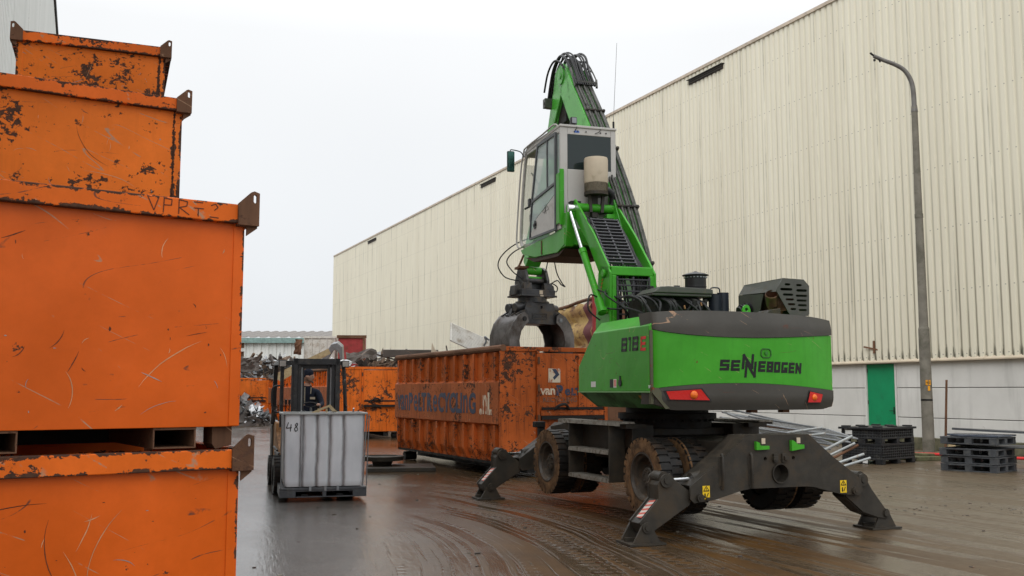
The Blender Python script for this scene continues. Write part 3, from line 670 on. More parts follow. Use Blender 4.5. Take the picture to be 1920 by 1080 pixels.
for bi, bn_ in enumerate([o for o in bpy.data.objects if o.get('category') == 'steel bin']):
    q = random.Random(bi + 40); mb = MB()
    for k in range(26):
        x, z = q.uniform(-1.5, -.12), q.uniform(.2, 1.15); a = q.uniform(0, 6.3); L_ = q.choice((.03, .05, .08, .12, .2, .42)) ; cv = q.uniform(-1.2, 1.2); n = 10; w_ = q.uniform(.0012, .0032)
        mb.cur = q.choice((0, 0, 0, 1, 2)); P_ = []
        for i in range(n + 1):
            P_.append((x, z)); x += cos(a) * L_ / n; z += sin(a) * L_ / n; a += cv / n + q.uniform(-.06, .06)
        if any(not (-1.54 < a_ < -.08 and .14 < b_ < 1.2) for a_, b_ in P_): continue
        rows_ = []
        for i, (a_, b_) in enumerate(P_):
            c_, d_ = P_[min(i + 1, n)] if i < n else P_[n]; e_, f_ = P_[max(i - 1, 0)]; l_ = math.hypot(c_ - e_, d_ - f_) or 1; ww = w_ * sin(pi * (i + .6) / (n + 1.2)) * q.uniform(.7, 1.2)
            rows_.append([(a_ - (d_ - f_) / l_ * ww, .0487, b_ + (c_ - e_) / l_ * ww), (a_ + (d_ - f_) / l_ * ww, .0487, b_ - (c_ - e_) / l_ * ww)])
        mb.grid(rows_)
    for k in range(12):
        x, z = q.uniform(-1.5, -.12), q.uniform(.2, 1.15); mb.cur = q.choice((1, 2, 2)); w_, h_ = q.uniform(.003, .009), q.uniform(.003, .013)
        mb.add([(x + w_ * cos(t_) * q.uniform(.3, 1.3), .0487, z + h_ * sin(t_) * q.uniform(.3, 1.3)) for t_ in [i * 2 * pi / 7 for i in range(7)]], [tuple(range(7))])
    mb.build('scratch_marks', sc_cols, bn_)['kind'] = 'stuff'

def ch_lines(mb, pts, w_=.005):
    for p, q in zip(pts, pts[1:]): mb.bar((p[0], -.0012, p[1]), (q[0], -.0012, q[1]), w_, .002, up=(0, 1, 0))
mb = MB(); X0 = -.62
for pts in ([(0, .135), (.035, .03), (.06, .135)], [(.085, .02), (.088, .13), (.13, .125), (.128, .08), (.088, .078)], [(.168, .02), (.168, .13), (.215, .12), (.21, .085), (.17, .07), (.225, .02)],
            [(.25, .125), (.30, .125)], [(.275, .075), (.275, .015)], [(.25, .078), (.305, .078)], [(.345, .11), (.37, .125), (.385, .10), (.365, .075)], [(.34, .02), (.39, .018)]):
    ch_lines(mb, [(X0 + a, 1.277 + b * .72) for a, b in pts])
mb.build('scratched_writing', scr, topbin)

# ================================================================== ROLL-OFF SKIPS
def skip(label, loc, rz, Ln=6.35, W=2.45, H=2.5, lettered=False, mat=None, group='orange roll-off skips in the yard'):
    t = thing('roll_off_skip', label, 'skip', loc, rz, group)
    m_, mb_ = mat or M['skip_orange'], M['skip_band']
    zb, z1, z2, zt = .42, 1.04, 1.90, H
    for side in (0, 1):
        X = (lambda d: d) if side == 0 else (lambda d: W - d)       # d measured inwards from the outer face
        mb = MB()
        mb.grid([[(X(.075), 0.06, zt), (X(.075), Ln, zt)], [(X(.075), .06, z2 + .03), (X(.075), Ln, z2 + .03)], [(X(.0), .06, z2 - .02), (X(.0), Ln, z2 - .02)],
                 [(X(.0), .06, z1 + .02), (X(.0), Ln, z1 + .02)], [(X(.075), .06, z1 - .03), (X(.075), Ln, z1 - .03)], [(X(.075), .06, zb + .1), (X(.075), Ln, zb + .1)],
                 [(X(.14), .06, zb - .08), (X(.14), Ln, zb - .08)], [(X(.30), .06, zb - .17), (X(.30), Ln, zb - .17)]])
        mb.grid([[(X(.13), 0.06, zt), (X(.13), Ln, zt)], [(X(.13), .06, .3), (X(.13), Ln, .3)]])
        sw_ = mb
        mb = MB(); mb.box((X(-.004), .07, z1 + .02), (X(-.0005), Ln - .01, z2 - .02)); mb.build('plain_band', mb_, t)
        mb = sw_; n = 12 if Ln > 6 else 9
        for k in range(n):
            y = .28 + (Ln - .5) * k / (n - 1)
            mb.prism([(X(.075), z2 + .02), (X(.0), z2 + .02), (X(.0), zt - .03), (X(.075), zt)], y - .045, y + .045, 'y')
            mb.prism([(X(.075), z1 - .02), (X(.0), z1 - .01), (X(.0), zb + .08), (X(.07), zb - .09), (X(.24), zb - .20), (X(.30), zb - .17), (X(.14), zb - .07), (X(.075), zb + .1)], y - .045, y + .045, 'y')
        mb.build('side_wall', m_, t)
        mb = MB(); mb.tube([(X(.06), -.02, zt + .06), (X(.06), Ln * .4, zt + .045), (X(.06), Ln + .02, zt + .05)], .068, 10, 3); mb.build('top_rail', M['rust'], t, smooth=True)
    mb = MB(); mb.box((.1, .05, .25), (W - .1, Ln - .02, .30))
    for x in (.62, W - .80): mb.box((x, .05, .09), (x + .18, Ln, .245))
    mb.build('floor', M['under_dark'], t)
    for yy in (.25, Ln - .35):
        for x in (.14, W - .44): mb = MB(); mb.cyl((x, yy, .11), (x + .3, yy, .11), .108, n=16); mb.build('roller', M['under_dark'], t, smooth=True)
    # end with door
    mb = MB(); mb.box((.09, .012, .22), (.80, .045, zt)); mb.box((0.0, -.01, .2), (.085, .055, zt)); mb.box((W - .085, -.01, .2), (W, .055, zt)); mb.box((.08, -.005, zt + .001), (W - .08, .05, zt + .09))
    mb.build('end_wall', m_, t, bevel=.005)
    mb = MB(); mb.box((.802, -.035, .20), (.86, .05, zt)); mb.box((.875, -.0, .26), (W - .11, .03, zt - .03)); mb.box((.875, -.045, 1.22), (W - .11, -.001, 1.32)); mb.box((1.75, -.03, .27), (1.83, -.001, zt - .04)); mb.box((W - .105, -.05, .2), (W - .086, .04, zt))
    d = mb.build('door', m_, t, bevel=.005)
    mb = MB(); mb.box((.9, -.06, 1.335), (W - .14, -.03, 1.385)); mb.tube([(1.15, -.09, 1.33), (1.25, -.13, 1.42), (1.40, -.12, 1.44), (1.5, -.09, 1.34)], .03); mb.box((.88, -.1, 1.14), (W - .13, -.046, 1.215)); mb.build('lock_bar', M['under_dark'], d)
    for z in (.5, 1.1, 1.7, 2.25): mb = MB(); mb.cyl((.83, -.055, z), (.83, -.055, z + .14), .026, n=10); mb.build('hinge', M['rust'], d, smooth=True)
    mb = MB(); mb.box((.09, Ln - .02, .25), (W - .09, Ln + .02, zt)); mb.build('front_wall', m_, t)
    if lettered:
        blue = decal('worn_blue_letters', (.024, .036, .075), (.30, .09, .03), .30)
        cream = decal('worn_cream_letters', (.66, .56, .42), (.40, .12, .05), .62)
        def F(x, y, z): return (-.008 - z, 6.13 - x, 1.26 + y)
        def run(chunks, width, fn, parent, name, h, off, gap=.02):
            objs = []; x = 0
            for s_, sx, mt, lower in chunks:
                o = text(name, s_, h / .70 if not lower else h / .52, lambda px, py, pz: (px, py, pz), mt, parent, offset=off * (.6 if lower else 1), sx=sx)
                xs = [v_.co.x for v_ in o.data.vertices]; a, b = min(xs), max(xs)
                for v_ in o.data.vertices: v_.co.x += x - a
                x += b - a + gap; objs.append(o)
            k = width / x
            for o in objs:
                for v_ in o.data.vertices: v_.co = Vector(fn(v_.co.x * k, v_.co.y, v_.co.z))
        run([('van', .62, blue, 1), ('P', .8, blue, 0), ('e', .62, blue, 1), ('LT', .7, blue, 0), ('R', .72, blue, 0), ('e', .62, blue, 1), ('CYCLI', .74, blue, 0), ('n', .62, blue, 1), ('G', .74, blue, 0)], 5.0, F, t, 'lettering', .40, .022, .05)
        run([('.', 1.0, cream, 0), ('n', .62, cream, 1), ('L', .74, cream, 0)], .66, lambda x, y, z: F(5.14 + x, y, z), t, 'lettering', .40, .03, .05)
        def E_(x, y, z): return (x, -.006 - z, y)
        run([('van', .8, cream, 1)], .36, lambda x, y, z: E_(.885 + x, 1.64 + y, z), d, 'logo_lettering', .13, .012)
        run([('P', .85, blue, 0)], .175, lambda x, y, z: E_(1.255 + x, 1.63 + y, z), d, 'logo_lettering', .19, .014)
        run([('e', .82, blue, 1), ('LT', .82, blue, 0)], .40, lambda x, y, z: E_(1.445 + x, 1.63 + y, z), d, 'logo_lettering', .135, .012)
        run([('RECYCLING', .95, decal('faded_small_letters', (.16, .07, .035), (.42, .12, .05), .6), 0)], .8, lambda x, y, z: E_(.95 + x, 1.49 + y, z), d, 'logo_lettering', .09, .003)
        mb = MB(); mb.add([E_(*p, .003) for p in ((1.07, 1.88), (1.34, 1.88), (1.34, 2.16), (1.07, 2.16))], [(0, 1, 2, 3)]); mb.build('logo_panel', cream, d)
        mb = MB(); mb.add([E_(*p, .006) for p in ((1.15, 2.15), (1.24, 2.15), (1.32, 2.04), (1.20, 1.93), (1.17, 1.98), (1.23, 2.04))], [(0, 1, 2, 3, 4, 5)])
        mb.build('logo_arrow', blue, d)
    return t
skip('rusty orange skip with dark blue company lettering along its ribbed side, under the grapple', (-.235, 19.68, 0), 25.5, lettered=True)
skip('orange skip with a plain locked door end, behind the forklift truck', (-6.2, 35.9, 0), 21, 6.6, mat=M['skip_far'])
skip('orange skip with its ribbed side showing, farther back behind the first plain one', (-9.0, 43.2, 0), 23, 6.6, H=2.55, mat=M['skip_far'])
skip('orange skip low at the left beyond the grey offcut pile', (-15.9, 55.0, 0), 10, 6.0, H=2.35, mat=M['skip_far'])
skip('orange skip at the far left just past the bin stacks', (-18.9, 56.5, 0), 10, 6.0, H=2.5, mat=M['skip_far'])

# yellow and maroon high-sided bin beyond
ym = G('peeling_yellow_and_maroon', .7); v = ym.vec('Object', False); s_ = ym.n('ShaderNodeSeparateXYZ'); ym.L(v, s_.inputs[0])
c = ym.mix(ym.step(ym.noise(v, 2.2, 7, .7), .4, .6), (.58, .40, .13), (.36, .20, .07))
c = ym.mix(ym.step(ym.noise(ym.map(v, (1, .5, 2.2)), 3, 7, .7), .55, .62), c, (.16, .07, .03))
band = ym.math('ADD', s_.outputs[1], ym.math('MULTIPLY', ym.math('SUBTRACT', ym.noise(v, 1.4, 4), .5), .7))
c = ym.mix(ym.step(ym.math('ABSOLUTE', ym.math('SUBTRACT', band, .45)), .34, .28), c, (.16, .035, .04))
ym.color(c); ym.bump(ym.noise(v, 4, 5), .5, .03)
hb = thing('high_sided_bin', 'high-sided scrap bin painted yellow with a maroon band and dark red end post', 'scrap bin', (2.02, 24.0, 0), 13)
mb = MB(); rows_ = []
for i in range(25):
    z = .3 + 3.62 * i / 24; d = .075 * sin(i * 1.57) + random.uniform(-.012, .012)
    rows_.append([(-.02 + d + random.uniform(-.012, .012), .12 + 3.5 * j / 14, z + (.03 * sin(j * 1.7) + random.uniform(-.03, .03) if i == 24 else 0)) for j in range(15)])
mb.grid(rows_); mb.grid([[(.11, .1, .3), (.11, 3.6, .3)], [(.11, .1, 3.9), (.11, 3.6, 3.9)]])
mb.build('side_wall', ym.m, hb, smooth=60)
mb = MB(); mb.box((-.06, -.02, 0), (.12, .11, 4.02)); mb.box((1.85, -.02, 0), (2.0, .11, 4.0)); mb.build('end_post', M['red'], hb, bevel=.01)
mb = MB(); mb.box((.13, 0, .2), (1.84, .08, 3.9)); mb.box((1.9, .12, .2), (2.0, 3.6, 3.9)); mb.box((.12, 3.55, .2), (1.9, 3.65, 3.9)); mb.box((.12, .12, .15), (1.9, 3.54, .3)); mb.build('walls', M['rust'], hb)
mb = MB(); mb.tube([(-.03, .1, 3.95), (0, 1.2, 3.97), (-.04, 2.3, 3.93), (0, 3.6, 3.95)], .045); mb.build('top_rail', M['rust'], hb, smooth=True)

# ================================================================== SCRAP
def shard(mb, c, s_, rnd):
    a, b = s_ * rnd.uniform(.4, 1.3), s_ * rnd.uniform(.08, .45); n = 3
    m = Matrix.Translation(c) @ Matrix.Rotation(rnd.uniform(0, 6.3), 4, 'Z') @ Matrix.Rotation(rnd.uniform(-.9, .9), 4, 'Y') @ Matrix.Rotation(rnd.uniform(0, 6.3), 4, 'X')
    bend = rnd.uniform(-.4, .4) * a
    if rnd.random() < .35:
        mb.box((-a, -b * .25, -b * .25), (a, b * .25, b * .25), m)
    else:
        rows_ = [[m @ Vector((-a + 2 * a * i / n, sgn * b, bend * (i / n - .5) ** 2 * 3 + rnd.uniform(-.05, .05) * a)) for sgn in (-1, 1)] for i in range(n + 1)]
        mb.grid(rows_)
def heap(name, label, cx, cy, rx, ry, h, n, size, mats, wts, seed, base):
    rnd = random.Random(seed); mb = MB()
    mb.cur = 0; N = 14; rows_ = []
    for i in range(N + 1):
        u = i / N; rows_.append([(cx + rx * u * cos(2 * pi * j / 28), cy + ry * u * sin(2 * pi * j / 28), h * .93 * (1 - u ** 1.6) + (rnd.uniform(-.08, .08) * h if i < N else 0) - .02) for j in range(28)] )
        rows_[-1].append(rows_[-1][0])
    mb.grid(rows_)
    for k in range(n):
        u = math.sqrt(rnd.random()); a = rnd.uniform(0, 2 * pi)
        z = h * (1 - u ** 1.6) + rnd.uniform(-.05, .12) * h
        mb.cur = 1 + rnd.choices(range(len(mats)), wts)[0]
        shard(mb, (cx + rx * u * cos(a), cy + ry * u * sin(a), max(z, .08)), size * rnd.uniform(.5, 1.6), rnd)
    return tag(mb.build(name, [base] + mats), label, 'scrap', kind='stuff')
heap('offcut_pile', 'pile of bright galvanised offcuts on the ground beside the bin stacks', -14.6, 51.0, 2.6, 1.8, 1.35, 520, .28, [M['scrapl'], M['galv'], M['scrapd']], [5, 4, 2], 3, M['scrapd'])
heap('scrap_heap', 'large mixed heap of brown and silver scrap behind the skips', -15.5, 64.0, 6.5, 4.5, 3.5, 1500, .42, [M['scrapl'], M['scrapd'], M['scrapb'], M['galv']], [5, 4, 3, 3], 5, M['scrapb'])
heap('scrap_heap', 'brown earthy scrap heap showing above the plain locked skip', -6.3, 50.5, 5.0, 3.0, 3.35, 900, .30, [M['scrapd'], M['scrapb'], M['scrapl']], [6, 5, 1], 8, M['scrapb'])
heap('skip_filling', 'mixed scrap filling the lettered skip', 0.35, 22.6, .6, .8, .3, 60, .22, [M['scrapl'], M['scrapd'], M['rust']], [3, 3, 2], 12, M['scrapd']).location.z = 1.9
def loose(name, label, cat, mb, mat, loc, rot, **k):
    o = mb.build(name, mat, **k); o.location = loc; o.rotation_euler = tuple(R(a) for a in rot); return tag(o, label, cat)
def crumple(w_, h_, n, m, amp, seed, th=0):
    rnd = random.Random(seed); mb = MB()
    g_ = [[(w_ * (i / n - .5) + rnd.uniform(-1, 1) * amp * .3, rnd.uniform(-1, 1) * amp + amp * 1.5 * sin(i * .9), h_ * (j / m - .5) + rnd.uniform(-1, 1) * amp * .3) for j in range(m + 1)] for i in range(n + 1)]
    mb.grid(g_); mb.grid([[(a, b + .03, c_) for a, b, c_ in r] for r in g_]); return mb
# pieces one can tell apart on the heaps
ws = thing('scrap_container', 'old white panelled container body lying on the far scrap heap', 'container', (-12.95, 62, 3.5), 4)
mb = MB(); mb.box((0, 0, 0), (1.95, 2.2, 1.6)); mb.build('body', M['white'], ws, bevel=.02)
mb = MB(); mb.box((-.04, -.06, 1.5), (1.99, -.001, 1.62)); mb.box((-.04, -.06, 0), (1.99, -.001, .12))
for k in range(5): mb.box((.0 + k * .46, -.05, .121), (.05 + k * .46, -.001, 1.499))
mb.build('frame', M['white'], ws)
mb = crumple(.5, .95, 4, 6, .06, 4); o = mb.build('rusty_end', M['rust'], ws, loc=(-.32, -.2, .95), rot=(0, R(5), R(-20)))
rc = thing('scrap_container', 'faded red container end sticking up from the far heap', 'container', (-10.65, 61, 3.0), 6)
mb = MB(); mb.box((0, 0, 0), (1.6, 2.2, 2.05)); mb.build('body', M['red'], rc, bevel=.02)
mb = MB(); mb.box((-.08, -.08, 1.95), (1.72, -.001, 2.13)); mb.box((1.5, -.07, 0), (1.62, -.001, 1.949)); mb.build('frame', M['rust'], rc)
mb = MB(); mb.prism([(0, .3), (.85, 1.65), (1.15, 1.72), (1.4, 1.5), (1.45, .4), (1.35, .35), (1.25, 1.15), (1.05, 1.35), (.9, 1.25), (.3, .25)], 0, .9, 'y')
loose('bent_duct', 'silver bent duct arching over the forklift mast on the far heap', 'duct', mb, M['galv'], (-10.35, 52.5, 2.55), (8, 0, 4), bevel=.03)
loose('crumpled_sheet', 'dark crumpled steel sheet on the heap right of the silver duct', 'scrap sheet', crumple(1.5, .6, 8, 4, .09, 9), M['scrapd'], (-7.4, 49.0, 3.45), (-35, -6, 8))
loose('crumpled_sheet', 'second dark crumpled sheet lower on the heap, pale along its edge', 'scrap sheet', crumple(1.1, .4, 7, 4, .07, 10), M['scrapl'], (-8.3, 48.2, 3.1), (-50, 10, -12))
loose('folded_sheet', 'brown folded sheet above the silver scrap at the far left', 'scrap sheet', crumple(1.3, .9, 6, 5, .12, 15), M['scrapd'], (-15.6, 59, 3.3), (-18, 4, 10))
for k in range(3):
    mb = MB(); a = .16
    mb.box((-1.6, -a, -a), (1.6, a, -a + .04)); mb.box((-1.6, -a, a - .04), (1.6, a, a)); mb.box((-1.6, -.02, -a + .041), (1.6, .02, a - .041))
    loose('steel_beam', ('lowest', 'middle', 'topmost')[k] + ' of three brown steel beams piled at the far left beside the bins', 'steel beam', mb, M['scrapb'], (-18.3 + .1 * k, 62 - .4 * k, 3.55 + .45 * k), (0, 3 - 3 * k, 6 * k))['group'] = 'beams on the scrap heap'
mb = MB(); mb.box((-.0, -.1, -.11), (1.6, .1, .11)); loose('steel_beam', 'dark beam end poking out over the rim behind the lettered skip', 'steel beam', mb, M['scrapd'], (-3.75, 29.0, 2.80), (0, 0, 10), bevel=.01)
mb = MB(); mb.prism([(0, 0), (2.2, 1.1), (2.3, .9), (.3, -.25)], 0, .06, 'y'); loose('board_offcut', 'pale timber board sloping up behind the forklift guard', 'board', mb, M['wood'], (-9.7, 40.5, 2.35), (0, 0, 10))
# on the lettered skip
mb = MB()
mb.box((-.55, -.015, -.34), (-.52, .015, .34)); mb.box((.52, -.015, -.34), (.55, .015, .34))
for k in range(14): mb.box((-.519, -.012, -.34 + k * .0505), (.519, .012, -.310 + k * .0505))
for k in range(5): mb.box((-.42 + k * .21, -.004, -.317), (-.40 + k * .21, .004, .32))
loose('white_grating', 'white wire grating tilted on the rim of the lettered skip', 'grating', mb, M['white'], (-.88, 22.0, 2.80), (-48, 22, 22))
mb = MB(); mb.prism([(0, 0), (.03, .30), (.10, .12), (.30, .0)], 0, .02, 'y'); loose('bent_plate', 'curled thin plate standing on the lettered skip rim', 'scrap plate', mb, M['cream'], (-1.95, 24.0, 2.58), (-6, 0, 15))
mb = MB(); mb.bar((0, 0, 0), (-.04, 0, .2), .03); loose('metal_stub', 'tiny dark metal stub next to the curled plate', 'scrap piece', mb, M['scrapd'], (-1.52, 23.6, 2.58), (0, 0, 0))
mb = MB(); mb.tube([(0, 0, 0), (.05, 0, .10), (.02, 0, .2), (.12, 0, .12)], .02); loose('twisted_wire', 'grey twisted strip standing beside the white grating', 'scrap piece', mb, M['galv'], (-.62, 21.9, 2.70), (0, 0, 0))

# ground plate and flange left of the lettered skip
mb = MB(); mb.box((-.75, -.62, 0), (.72, .62, .09)); loose('steel_plate', 'flat dark steel slab on the wet ground left of the lettered skip', 'steel plate', mb, M['under'], (-2.42, 22.0, 0), (0, 0, 8), bevel=.01)
mb = MB(); mb.lathe([(.0, .0), (0, .20), (.10, .24), (.105, .46), (.20, .48), (.205, .36), (.17, .34), (.17, 0)], (0, 0, 0), 'z', 40); loose('flanged_ring', 'round dark flanged steel disc lying on the flat slab', 'steel disc', mb, M['under'], (-2.85, 22.15, .092), (0, 0, 0), smooth=30)

# galvanised barrier tubes and mesh panels behind the machine
rt = random.Random(21)
for k, (p, q, r_, mt) in enumerate((((5.6, 23.2, 1.28), (8.05, 24.2, .80), .024, 'galv'), ((5.4, 23.4, 1.22), (7.55, 24.6, .92), .022, 'galv'), ((6.6, 22.4, .78), (7.35, 22.0, .95), .03, 'galv_p'), ((6.55, 22.4, .66), (7.38, 21.9, .82), .03, 'galv_p'),
        ((7.15, 22.2, .30), (8.0, 22.0, .76), .035, 'galv_p'), ((7.2, 22.1, .18), (8.05, 22.0, .60), .03, 'galv_p'), ((7.2, 21.9, .12), (8.15, 22.1, .55), .032, 'rust'), ((7.3, 21.8, .08), (8.2, 21.9, .36), .033, 'galv_p'), ((7.5, 21.7, .06), (8.3, 21.8, .28), .03, 'galv_p'),
        ((6.0, 22.6, .95), (8.2, 24.0, .70), .026, 'rust'), ((7.2, 22.6, .10), (8.2, 23.0, .12), .022, 'galv'), ((5.9, 22.9, 1.14), (7.9, 23.6, .86), .024, 'galv'))):
    p = (p[0] - .5, p[1], p[2]); q = (q[0] - .55, q[1], q[2] * .96)
    mb = MB(); mb.cyl(p, q, r_ * .9, n=12, cap=True)
    nm = ['long thin grey tube highest on the barrier pile', 'long grey tube just under the highest one on the barrier pile', 'upper of two short white tube ends above the outrigger beam', 'lower of two short white tube ends above the outrigger beam',
          'thick white tube rising steepest toward the black crates', 'white tube lying just under the steepest one', 'tube with a rusty orange end pointing at the black crates', 'pale tube second lowest in the fan of tube ends', 'pale tube lowest in the fan of tube ends',
          'brownish tube lying level behind the white tube ends', 'thin grey tube on the ground at the foot of the pile', 'grey tube in the middle of the barrier pile'][k]
    o = mb.build('steel_tube', M[mt], smooth=True); tag(o, nm, 'tube', 'loose tubes behind the machine')
for k in range(5):
    mb = MB(); W_, H_ = 2.6, 1.3
    for a, b in (((0, 0, 0), (W_, 0, 0)), ((0, H_, 0), (W_, H_, 0)), ((0, 0, 0), (0, H_, 0)), ((W_, 0, 0), (W_, H_, 0))): mb.cyl(a, b, .021, n=8)
    for j in range(1, 26): mb.cyl((W_ * j / 26, 0, 0), (W_ * j / 26, H_, 0), .007, n=5)
    o = mb.build('barrier_panel', M['galv'], smooth=True); o.location = (4.4 + .22 * k, 22.0 + .05 * k, .72 + .075 * k); o.rotation_euler = (R(7), R(8.5), R(10 + 1.5 * (k % 3)))
    tag(o, 'one of the galvanised barrier panels stacked flat behind the outrigger beam', 'barrier panel', 'galvanised barrier panels stacked behind the machine')
mb = MB()
for x, y in ((4.4, 22.6), (6.6, 23.1)): mb.box((x, y, 0), (x + .16, y + 1.2, .66 if x < 5 else .33))
tag(mb.build('support_trestle', M['scrapb'], bevel=.01), 'brown steel supports carrying the barrier panels', 'trestle')
mb = MB(); mb.box((0, 0, 0), (.22, .2, .62)); loose('timber_block', 'weathered timber block end beside the white tube ends', 'timber', mb, M['scrapb'], (6.6, 22.5, 0), (0, 0, 15), bevel=.01)
# puddle debris
rd = random.Random(4); mb = MB()
for k in range(330):
    if k < 250: x, y = rd.uniform(-3, 12), rd.uniform(9.3, 24)
    else: x, y = rd.uniform(4.5, 9.5), rd.gauss(14.8, .45)
    s_ = rd.uniform(.005, .018) if rd.random() < .96 else rd.uniform(.02, .04)
    m = Matrix.Translation((x, y, s_ * .25)) @ Matrix.Rotation(rd.uniform(0, 6), 4, 'Z'); mb.cur = rd.choice((0, 0, 1))
    mb.box((-s_ * rd.uniform(.8, 2.2), -s_ * .6, -s_ * .3), (s_, s_ * .6, s_ * .4), m)
tag(mb.build('ground_debris', [M['scrapd'], M['postc']]), 'tiny scattered chips and grit on the wet ground', 'debris', kind='stuff')

# ================================================================== LIQUID-CONTAINER TUB on the forks
tb = thing('cut_tub', 'grey-white ribbed plastic tank tub numbered 48, carried on the forks', 'tub', (-2.92, 15.65, .075), 15)
def tub_mat():
    g = G('translucent_dirty_plastic', .28, 0, .5); v = g.vec('Object', False); s = g.n('ShaderNodeSeparateXYZ'); g.L(v, s.inputs[0])
    c = g.mix(g.step(g.noise(g.map(v, (1, 1, .5)), 2.2, 4, .55), .35, .65), (.50, .52, .55), (.66, .68, .71))
    x = g.math('ADD', s.outputs[0], g.math('MULTIPLY', g.math('SUBTRACT', g.noise(v, 5, 4), .5), .05))
    for q in (-.62, -.33, -.11, .085, .30, .62):                      # darker along the moulded grooves
        c = g.mix(g.step(g.math('ABSOLUTE', g.math('SUBTRACT', x, q)), .034, .008, 0., .6), c, (.13, .105, .09))
    c = g.mix(g.step(g.math('ABSOLUTE', g.math('SUBTRACT', s.outputs[2], .15)), .10, 0., 0., .5), c, (.18, .15, .13))
    g.color(c); g.bump(g.noise(v, 3, 3), .25, .02); g.b.inputs['Subsurface Weight'].default_value = .15; g.b.inputs['Subsurface Radius'].default_value = (.03, .03, .03)
    return g.m
pm = tub_mat()
def tub_ring(z, k):
    """plan loop with grooves; k scales taper"""
    W2, D = .625 * k, .98 * k; pts = []
    def dent(u, gs, dd=.045, wd=.022):
        return dd * max(math.exp(-((u - g_) / wd) ** 2) for g_ in gs)
    gf = (-.33, -.11, .085, .30); n = 72
    for i in range(n):
        u = -W2 + 2 * W2 * i / n; e = min(1, (W2 - abs(u)) / .05); r = .05 * (1 - math.sqrt(max(0, 1 - (1 - e) ** 2)))
        pts.append((u, r + dent(u + .01 * sin(z * 6), gf)))
    for i in range(n):
        v_ = D * i / n; pts.append((W2 - dent(v_, (.2, .4, .6, .8)) , v_))
    for i in range(n): pts.append((W2 - 2 * W2 * i / n, D))
    for i in range(n):
        v_ = D - D * i / n; pts.append((-W2 + dent(v_, (.2, .4, .6, .8)), v_))
    return [(a, b, z) for a, b in pts]
mb = MB(); rr = []
for i in range(19):
    z = .165 + 1.10 * i / 18; ed = min(i, 18 - i) / 2.; k = .965 + .035 * i / 18 - (.03 if i == 0 else .01 if i == 1 else 0)
    r_ = tub_ring(z, k); rr.append(r_ + [r_[0]])
mb.grid(rr); mb.add(rr[0][:-1], [tuple(range(len(rr[0]) - 1))])
mb.build('tank_wall', pm, tb, smooth=60)
mb = MB()
for a, b in (((-.665, -.03, 1.265), (.665, .02, 1.295)), ((-.665, .96, 1.265), (.665, 1.0, 1.295)), ((-.665, .021, 1.265), (-.62, .959, 1.295)), ((.62, .021, 1.265), (.665, .959, 1.295))): mb.box(a, b)
mb.build('rim', simple('grey_tub_rim', (.34, .35, .34), .45, .3), tb, bevel=.006)
mb = MB()
for x in (-.645, -.36, .66): mb.cyl((x, -.02, .16), (x + (.03 if x > 0 else 0), -.02, 1.27), .009, n=8)
mb.cyl((.60, -.028, .16), (.655, -.028, 1.27), .010, n=8)
mb.build('cage_rod', M['galv'], tb, smooth=True)
mb = MB()
mb.box((-.665, -.02, .11), (.665, 1.0, .15)); 
for x0, x1 in ((-.665, -.42), (-.015, .045), (.45, .665)): mb.box((x0, -.015, .0), (x1, .98, .1095))
mb.box((-.42, -.013, -.0), (.45, .98, .014)); mb.box((-.419, -.012, .088), (.449, .97, .109))
pl_ = mb.build('pallet_base', M['pallet'], tb, bevel=.012)
mb = MB()
for x in (-.22, .01, .20): mb.box((x, -.035, .10), (x + .035, -.016, .175))
mb.build('clip', M['galv'], pl_)
mb = MB()
def hand(pts, x0=-.57, z0=1.02): 
    for p, q in zip(pts, pts[1:]): mb.bar((x0 + p[0], -.004, z0 + p[1]), (x0 + q[0], -.004, z0 + q[1]), .013, .003, up=(0, 1, 0))
hand([(.02, .13), (-.01, .04), (.07, .05)]); hand([(.06, .10), (.05, -.01)])
hand([(.12, .09), (.15, .12), (.16, .09), (.11, .03), (.13, -.01), (.16, .01), (.155, .04), (.12, .09)])
mb.build('handwritten_number', M['blk_ink'], tb)
mb = MB(); mb.prism([(-.45, 1.17), (.10, 1.40), (.22, 1.28), (.14, 1.28), (.08, 1.36), (-.3, 1.20), (-.3, 1.17)], 0, .05, 'y')
for x in (-.1, .03): mb.box((x, .005, 1.17), (x + .03, .04, 1.335))
mb.box((-.45, .0, 1.12), (.3, .05, 1.169))
o = mb.build('wooden_pallet_piece', M['wood']); o.location = (-3.02, 16.1, .09); o.rotation_euler = (0, 0, R(15)); tag(o, 'pale timber frame piece poking up out of the tub', 'timber frame')
rs = random.Random(5); mb = MB()
for k in range(60): shard(mb, (rs.uniform(-.5, .5), rs.uniform(.15, .85), rs.uniform(1.02, 1.26)), .13, rs)
o = mb.build('tub_scrap', M['scrapl']); o.location = (-2.92, 15.65, .06); o.rotation_euler = (0, 0, R(15)); tag(o, 'bright metal offcuts inside the tub', 'scrap', kind='stuff')

